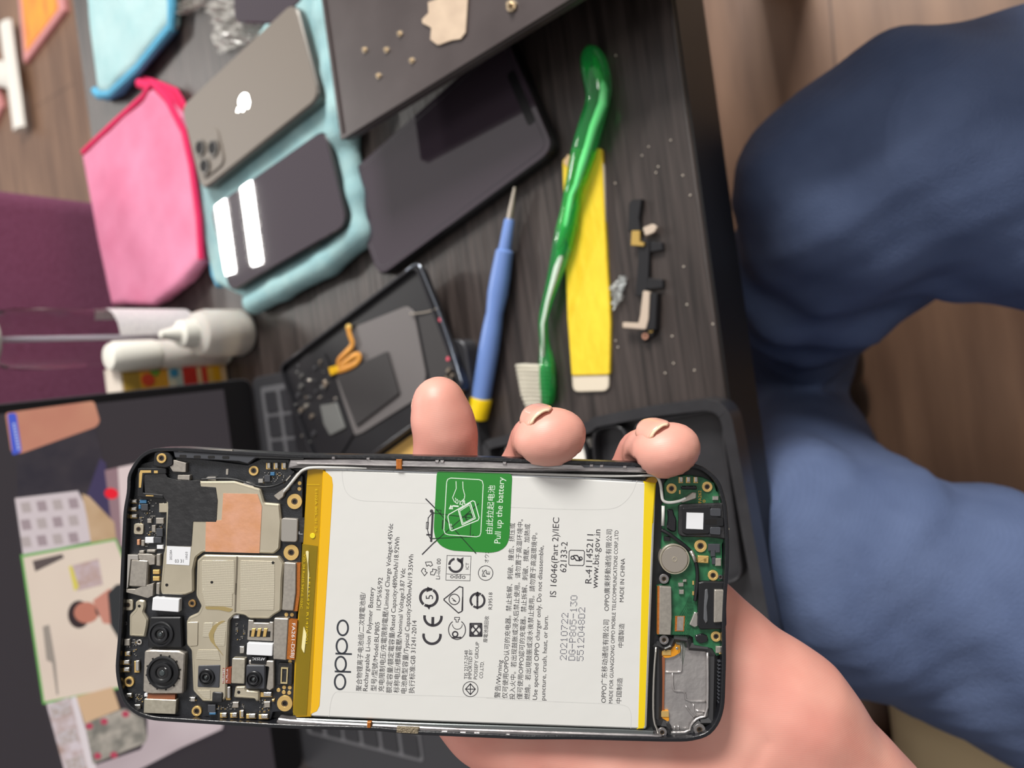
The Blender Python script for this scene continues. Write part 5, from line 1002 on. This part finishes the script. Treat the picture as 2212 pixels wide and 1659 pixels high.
# green pull tab
gq = rnd(pp(Z(Z3, [(1290, 150), (1986, 175)]), BZ+.1), .1)
gt = Z(Z3, [(1292, 150), (1986, 178), (1958, 780), (1930, 850), (1870, 895), (1790, 912), (1420, 890), (1330, 850), (1280, 790), (1262, 700)])
tabo = sl('pull_tab', gt, BZ-.05, BZ+.10, K_green, r=1.6, bev=.05, label='green pull tab stuck on the battery')
G = MB(); ZG = BZ+.125
bin_(Gk := MB(), BZ+.11, 1); text(Gk, 'ン', (1057.5, 1150), (1058, 1143), 11, BZ+.11); obj('ink_seen_through', Gk, K_inkg, tabo)
ln(G, Z3, [(1420, 224), (1680, 238), (1708, 250), (1718, 285), (1696, 725), (1685, 755), (1655, 764), (1400, 746), (1368, 735), (1356, 700), (1382, 260), (1392, 235)], 1.7, ZG, True)
ln(G, Z3, [(1400, 560), (1620, 432), (1640, 440), (1680, 590), (1670, 612), (1430, 708), (1415, 700), (1393, 580)], 2., ZG, True)
ln(G, Z3, [(1490, 520), (1600, 452), (1645, 595), (1525, 655)], 2., ZG, True); ln(G, Z3, [(1502, 528), (1592, 470), (1630, 590), (1533, 640)], 1.3, ZG, True)
ln(G, Z3, [(1468, 255), (1470, 320), (1436, 405), (1452, 440), (1480, 460)], 1.5, ZG); ln(G, Z3, [(1530, 258), (1532, 320), (1548, 380), (1545, 412), (1535, 420)], 1.5, ZG)
for a, b in ((1462, 425), (1480, 438), (1500, 450), (1525, 445), (1540, 440)): ln(G, Z3, [(a, b-18), (a+8, b), (a+2, b+20)], 1.5, ZG)
ln(G, Z3, [(1500, 455), (1540, 482), (1556, 470), (1530, 425)], 1.4, ZG, True); ln(G, Z3, [(1424, 500), (1440, 480), (1488, 484)], 3.2, ZG); poly(G, Z3, [(1400, 510), (1420, 468), (1442, 510)], ZG)
arc(G, Z3, 1420, 655, 10, 4, z=ZG); arc(G, Z3, 1424, 682, 10, 4, z=ZG)
text(G, '由此拉起电池', (1798, 738), (1822, 292), 16.5, ZG, fr=Z3); text(G, 'Pull up the battery', (1875, 826), (1912, 218), 19.5, ZG, fr=Z3)
obj('tab_print', G, K_wink, tabo, label='white print')
# texts on small parts
q_ = MB(); text(q_, '03 31', (662, 1325), (752, 1325), 10.5, -1.385, Z1); text(q_, '20228A', (632, 1298), (632, 1190), 7.5, -1.385, Z1); text(q_, '1R03', (795, 1288), (795, 1212), 7, -1.385, Z1); obj('label_text', q_, K_ink, lb1)
q_ = MB(); text(q_, 'L', (1948, 1030), (1990, 1030), 9, -1.98, Z1); text(q_, 'L', (1948, 1030), (1990, 1030), 9, -1.97, Z1); obj('tab_letter', q_, K_wht, kt)
q_ = MB(); text(q_, 'FA261-DSBJ', (1880, 415), (1868, 770), 10.5, -1.28, Z2); obj('flex_text', q_, K_wht, fx1)
q_ = MB(); text(q_, 'HSU1284', (1170, 1030), (1180, 890), 5.5, -1.28, Z2); text(q_, 'N_ML1-A', (1208, 1030), (1216, 890), 5.5, -1.28, Z2); obj('flex_text', q_, K_wht, fx2)
q_ = MB(); text(q_, 'AF253C', (1598, 775), (1466, 772), 8, -1.28, Z2); obj('flex_text', q_, K_wht, fx3)
q_ = MB(); K_yi = pm('yellow_ink', (222, 190, 20), .4)
text(q_, 'E102A 805_01 26', (2120, 560), (2115, 1005), 7.5, -1.66, Z1); text(q_, 'V20_04 RoHS 94V-0 103C', (656, 1196), (648.5, 1315), 7, -1.66); text(q_, 'J E133472 R1420001', (666, 1245), (659, 1390), 7, -1.66)
ln(q_, Z1, [(2035, 512), (2165, 514)], .8, -1.66); obj('flex_print', q_, K_yi, ph)

# ---- lower board
GB = Z(Z7, [(480, 200), (640, 196), (800, 222), (925, 285), (950, 380), (1010, 420), (1040, 500), (1060, 900), (1015, 1000), (1020, 1270), (1055, 1330), (1060, 1430)])+Z(Z8, [(965, 370), (972, 620), (895, 640), (845, 560), (650, 520), (640, 440), (590, 415), (400, 412), (250, 412)])+Z(Z7, [(265, 1480), (400, 1450), (430, 1370), (400, 1300), (300, 1200), (320, 960), (335, 800), (320, 560), (350, 480), (345, 300), (400, 215)])
gb = sl('daughter_board', GB, -4.4, -2.9, K_grn, bev=.15, label='green circuit board at the charging end')
tr2 = MB(); rr2 = random.Random(3)
for k in range(10):
    y = 1340+k*6; ln(tr2, None, [(1455+k*2.2, y+40), (1462+k*2.2, y), (1480+k, y-30), (1494+k*.5, y-62)], .7, -2.86)
for k in range(5): ln(tr2, None, [(1486+k*3, 1298), (1486+k*3, 1360+k*4)], .6, -2.86)
for k in range(6): ln(tr2, None, [(1484+k*2, 1165+k*3), (1498+k*2, 1172+k*3), (1512, 1166+k*3)], .6, -2.86)
obj('copper_traces', tr2, pm('dark_green_trace', (22, 66, 42), .4), gb)
for a, b, r in ((432, 350, 60), (845, 330, 60), (768, 1015, 72), (913, 1355, 60)): ringp(Z7, a, b, r, z=-2.9)
ringp(Z8, 890, 428, 56, z=-2.9)
for fr, a, b, r in ((Z8, 325, 465, 50), (Z8, 305, 1470, 50), (Z8, 710, 1440, 62), (Z7, 345, 1395, 55)): ringp(fr, a, b, r, m=pm('grey_metal_post', (150, 146, 146), .35, .7), z=-2.6, ri=.5)
ringp(Z7, 998, 1375, 26, m=K_gry, z=-2.9, ri=.6, name='locating_hole')
# speaker bay with raised dark border
sl('speaker_bay_floor', Z(Z8, [(290, 480), (580, 470), (600, 560), (790, 570), (830, 640), (810, 1300), (700, 1310), (620, 1400), (600, 1470), (400, 1480), (370, 1390), (280, 1340)]), -4.4, -4.1, K_alu, label='bare cast metal')
def wall(name, pts, r, m, z, fr=Z8): S = smo(Z(fr, pts), 1); P_ = pp(S, z); return obj(name, MB().tube([(*p, z) for p in P_], r, 8), m, ph, smooth='all')
K_drk = pm('dark_grey_wall', (52, 52, 54), .4)
sl('bay_wall', Z(Z8, [(215, 420), (250, 412), (400, 418), (600, 425), (640, 450), (650, 525), (835, 575), (900, 660), (880, 1370), (760, 1380), (640, 1530), (360, 1530), (270, 1490), (215, 1400), (200, 900)])+[], -4.4, -4.15, K_blk)
for q, w in (([(240, 520), (262, 560), (268, 900), (262, 1330), (290, 1390), (350, 1400), (378, 1440), (385, 1495), (630, 1500), (650, 1430), (720, 1360), (850, 1360), (860, 1000), (868, 640), (800, 560), (600, 545), (575, 470), (430, 450), (400, 530), (330, 560), (240, 520)], 4.6),):
    S = Z(Z8, q); m = MB(); line(m, S, w*.5, -2.75)
    P_ = pp(S, -2.75)
    mb = MB()
    for (a, b), (c, d) in zip(P_[:-1], P_[1:]): mb.tube([(a, b, -3.5), (c, d, -3.5)], 1.05, 4, 1.)
    obj('bay_wall', mb, K_drk, ph)
wall('bay_bright_edge', [(795, 600), (800, 900), (795, 1290), (690, 1310), (620, 1370), (600, 1465), (400, 1470)], .35, K_alu, -3.2)
wall('frame_bright_edge', [(238, 540), (215, 800), (205, 1150), (212, 1350), (250, 1440), (262, 1480)], .32, K_sil, -2.3)
for q in ([(330, 810), (500, 815), (515, 790), (515, 500)], [(415, 820), (420, 990), (440, 1020), (555, 1020), (555, 1130), (790, 1130)], [(645, 1160), (640, 1250), (700, 1300)], [(560, 1180), (600, 1240), (660, 1310)], [(670, 1230), (780, 1245)], [(440, 1400), (440, 1460)], [(480, 1395), (480, 1455)]): wall('casting_rib', q, .28, K_alu, -4.0)
sl('flex_cable', Z(Z8, [(300, 650), (335, 650), (325, 1230), (285, 1230)]), -4.1, -3.6, K_fpb, bev=.05)
sl('flex_pad', Z(Z8, [(302, 572), (400, 572), (420, 540), (420, 475), (450, 475), (460, 520), (500, 525), (502, 600), (440, 640), (380, 658), (330, 660), (300, 630)]), -4.1, -3.5, pm('orange_pad', (232, 156, 40), .35, .2), r=.2, bev=.05)
sl('flex_pad', Z(Z8, [(285, 1232), (375, 1232), (380, 1340), (360, 1350), (285, 1300)]), -4.1, -3.5, pm('orange_pad', (232, 156, 40), .35, .2), r=.2, bev=.05)
sl('gold_contact', Z(Z8, [(305, 572), (398, 572), (398, 628), (305, 628)]), -3.6, -3.3, K_gold); sl('gold_contact', Z(Z8, [(288, 1238), (375, 1238), (375, 1300), (288, 1300)]), -3.6, -3.3, K_gold)
obj('flex_hole', MB().circ(fz(Z8, [(466, 558)], -3.4)[0], .42, 0, -3.6, -3.42, 14), K_sil, ph)
# audio module, motor, microphone, usb port, covers
am = sl('jack_module', Z(Z7, [(520, 545), (560, 532), (1050, 520), (1060, 940), (880, 915), (560, 910), (515, 880)]), -2.9, -1.4, K_bs, r=.5, bev=.35)
sl('module_cap', Z(Z7, [(560, 575), (800, 560), (890, 560), (890, 640), (1000, 680), (1040, 690), (1040, 790), (890, 800), (870, 880), (600, 885), (555, 860)]), -1.5, -1.05, K_blk, am, r=.4, bev=.25)
for q in ([(880, 580), (1005, 580), (1005, 675), (880, 670)], [(880, 795), (1005, 795), (1000, 890), (875, 880)]): sl('module_boss', Z(Z7, q), -1.2, -.8, K_gry, am, r=.5, bev=.15)
sl('paper_label', Z(Z7, [(606, 626), (802, 632), (796, 822), (600, 814)]), -1.1, -.98, K_wht, am)
sl('module_slot', Z(Z7, [(815, 710), (950, 705), (950, 765), (815, 762)]), -1.2, -.98, K_hole, am, r=.3)
mo = obj('vibration_motor', MB().circ(fz(Z7, [(468, 1168)], -1.2)[0], 4.05, 0, -4.2, -1.2, 48), pm('motor_steel', (176, 168, 158), .34, .6), ph, smooth=True)
cm_ = fz(Z7, [(468, 1168)], -1.1)[0]; obj('motor_rim', MB().circ(cm_, 4.0, 3.75, -1.3, -1.12, 48), K_lip, mo); obj('motor_dimple', MB().circ(cm_, .65, .5, -1.3, -1.1, 24), K_lip, mo)
mi = sl('microphone', Z(Z7, [(740, 1128), (866, 1134), (860, 1216), (735, 1210)]), -2.9, -1.9, K_gold, r=.15, bev=.2)
sl('sound_hole', Z(Z7, [(805, 1160), (835, 1160), (835, 1195), (805, 1195)]), -1.95, -1.86, pm('brass_mark', (150, 124, 70), .4, .5), mi)
us = sl('charging_port', Z(Z7, [(745, 1440), (800, 1425), (1060, 1430)])+Z(Z8, [(1005, 300), (985, 350), (720, 355), (690, 310), (700, 0)]), -2.9, -1.5, K_blk, r=.3, bev=.3)
sl('metal_shell', Z(Z7, [(930, 1520), (1052, 1522)])+Z(Z8, [(985, 60), (985, 272), (868, 280), (872, 0)]), -1.6, -.7, K_nk, us, r=.3, bev=.25)
sl('sealant', Z(Z7, [(820, 1520), (850, 1510), (860, 1600)])+Z(Z8, [(790, 100), (800, 260), (780, 290), (755, 240), (760, 80)]), -1.6, -1.2, pm('glossy_sealant', (90, 92, 96), .08, coat=1), us, r=.3, bev=.15)
sl('connector_cover', Z(Z7, [(295, 1482), (430, 1490)])+Z(Z8, [(408, 200), (398, 412), (272, 408)]), -2.9, -1.4, K_nk, r=.2, bev=.15, label='beige metal connector cover')
sl('flex_cable', Z(Z7, [(272, 1486), (294, 1484)])+Z(Z8, [(275, 200), (268, 405), (250, 402)]), -2.9, -1.8, K_fpc)
bw = sl('board_window', Z(Z8, [(445, 205), (550, 205), (540, 370), (440, 370)]), -2.95, -2.8, K_fpc); sl('window_floor', Z(Z8, [(468, 210), (538, 210), (530, 362), (462, 362)]), -2.85, -2.75, K_nk, bw)
sl('solder_blob', Z(Z8, [(655, 165), (690, 170), (700, 260), (690, 320), (650, 330), (600, 300), (630, 230)]), -2.9, -2.2, K_sil, r=.3, bev=.2)
sl('glue_patch', Z(Z8, [(660, 420), (740, 395), (800, 420), (800, 490), (720, 505), (670, 470)]), -2.9, -2.3, pm('black_glue', (28, 28, 32), .12, coat=.6), r=.5, bev=.2)
sl('glue_patch', Z(Z7, [(385, 590), (450, 590), (465, 660), (490, 700), (485, 850), (430, 850), (375, 810), (390, 700)]), -2.9, -1.9, pm('black_glue', (28, 28, 32), .12, coat=.6), r=.5, bev=.3)
sl('glue_patch', Z(Z7, [(540, 320), (720, 318), (728, 362), (545, 360)]), -2.9, -2.2, pm('black_glue', (28, 28, 32), .12, coat=.6), r=.3, bev=.2)
for fr, a, b, w, h, m in ((Z7, 900, 1030, 46, 40, K_gry), (Z7, 965, 1040, 26, 50, K_gry), (Z7, 910, 1100, 26, 36, K_gry), (Z7, 970, 1200, 34, 44, K_nk), (Z7, 380, 930, 36, 26, K_blk), (Z7, 940, 460, 34, 24, K_sil), (Z7, 540, 1460, 30, 22, K_sil), (Z7, 545, 1545, 28, 26, K_sil), (Z7, 584, 1415, 20, 14, K_sil), (Z7, 920, 1185, 20, 40, K_gry), (Z8, 920, 570, 34, 36, K_nk), (Z8, 935, 600, 14, 18, K_gold), (Z7, 712, 1530, 16, 60, K_gry)):
    obj('chip', MB().prism(fz(fr, [(a-w, b-h), (a+w, b-h), (a+w, b+h), (a-w, b+h)], -2.4), -2.9, -2.2, .12), m, ph)
for a in (540, 625, 713): spring(Z7, a, 252, 26, 36, z=-2.9)
for a, b in ((683, 1440), (683, 1560), (528, 390)): sl('gold_contact', Z(Z7, [(a-10, b-22), (a+8, b-22), (a+8, b+22), (a-10, b+22)]), -2.9, -2.7, K_gold)
q_ = MB(); text(q_, 'FA262', (778, 515), (775, 372), 10, -2.85, Z7); arc(q_, Z7, 808, 495, 16, 6, z=-2.85); obj('board_text', q_, pm('orange_ink', (206, 150, 50), .5), gb)
# cables
cbl = obj('antenna_cable', MB().tube([(*pl(a, b, -1.), z) for a, b, z in smo([(608, 1066, -1.6), (622, 1052, -1.2), (640, 1030, -1.0), (656, 1012, -1.0), (690, 1009, -1.2), (860, 1013, -1.7), (1100, 1022, -1.8), (1300, 1029, -1.8), (1400, 1027, -1.4), (1418, 1026, -1.2), (1427, 1042, -1.2), (1430, 1070, -1.2), (1432, 1083, -1.2), (1446, 1087, -1.3), (1470, 1083, -1.5), (1482, 1077, -1.6)], 2)], .42, 10), K_wire, ph, smooth='all', label='thin white antenna cable')
sl('coaxial_plug', Z(Z1, [(1685, 630), (1790, 555), (1835, 530), (1850, 560), (1800, 600), (1790, 640), (1740, 680)]), -2.4, -1.1, K_nk, cbl, r=.3, bev=.2)
sl('coaxial_plug', Z(Z7, [(530, 500), (620, 440), (680, 395), (720, 400), (718, 465), (640, 490), (560, 515)]), -2.6, -1.2, K_nk, cbl, r=.3, bev=.2)
obj('black_cable', MB().tube([(*fz(Z7, [(a, b)], -1.8)[0], z) for a, b, z in smo([(318, 830, -2.2), (400, 870, -1.9), (520, 960, -1.9), (620, 1040, -1.9), (690, 1120, -1.9), (720, 1220, -1.9), (735, 1340, -2.1), (728, 1500, -2.1), (705, 1650, -2.1)], 2)], .5, 10), K_blk, ph, smooth='all')
obj('cable_clip', MB().tube([(*fz(Z7, [(a, b)], -1.5)[0], -1.7) for a, b in ((655, 1070), (690, 1140), (708, 1200))], .55, 8), K_sil, ph, smooth='all')
obj('cable_clip', MB().tube([(*fz(Z7, [(a, b)], -1.7)[0], -1.8) for a, b in ((335, 550), (335, 650), (330, 780))], .45, 8), K_wire, ph, smooth='all')
obj('edge_trim', MB().tube([(*fz(Z1, [(a, b)], -1.7)[0], -1.9) for a, b in smo([(930, 460), (1100, 450), (1280, 455), (1420, 500), (1560, 545), (1700, 530), (1820, 470), (1900, 380)], 2)], .3, 8), K_blk, ph, smooth='all')
for q in ([(1810, 470), (1860, 415), (1868, 425), (1820, 480)], [(1870, 470), (1935, 385), (1945, 395), (1880, 485)]): sl('cable_clip', Z(Z1, q), -2.2, -1.5, K_nk, bev=.08)
sl('corner_seal', Z(Z5, [(1905, 330), (1925, 290), (1880, 255), (1820, 270), (1780, 312)]), -4, -1.6, amber('amber_corner', (190, 140, 10), .7))
sl('loose_tab', Z(Z7, [(1045, 805), (1085, 798), (1102, 812), (1098, 830), (1050, 825)]), -3, -2.2, K_lip, r=.2)
for kx in range(12):
    a, b = 928-kx*.0, 700+kx*40; sl('grille_fin', Z(Z8, [(912, b), (955, b-14), (955, b-4), (912, b+12)]), -3.6, -2.2, K_gry)
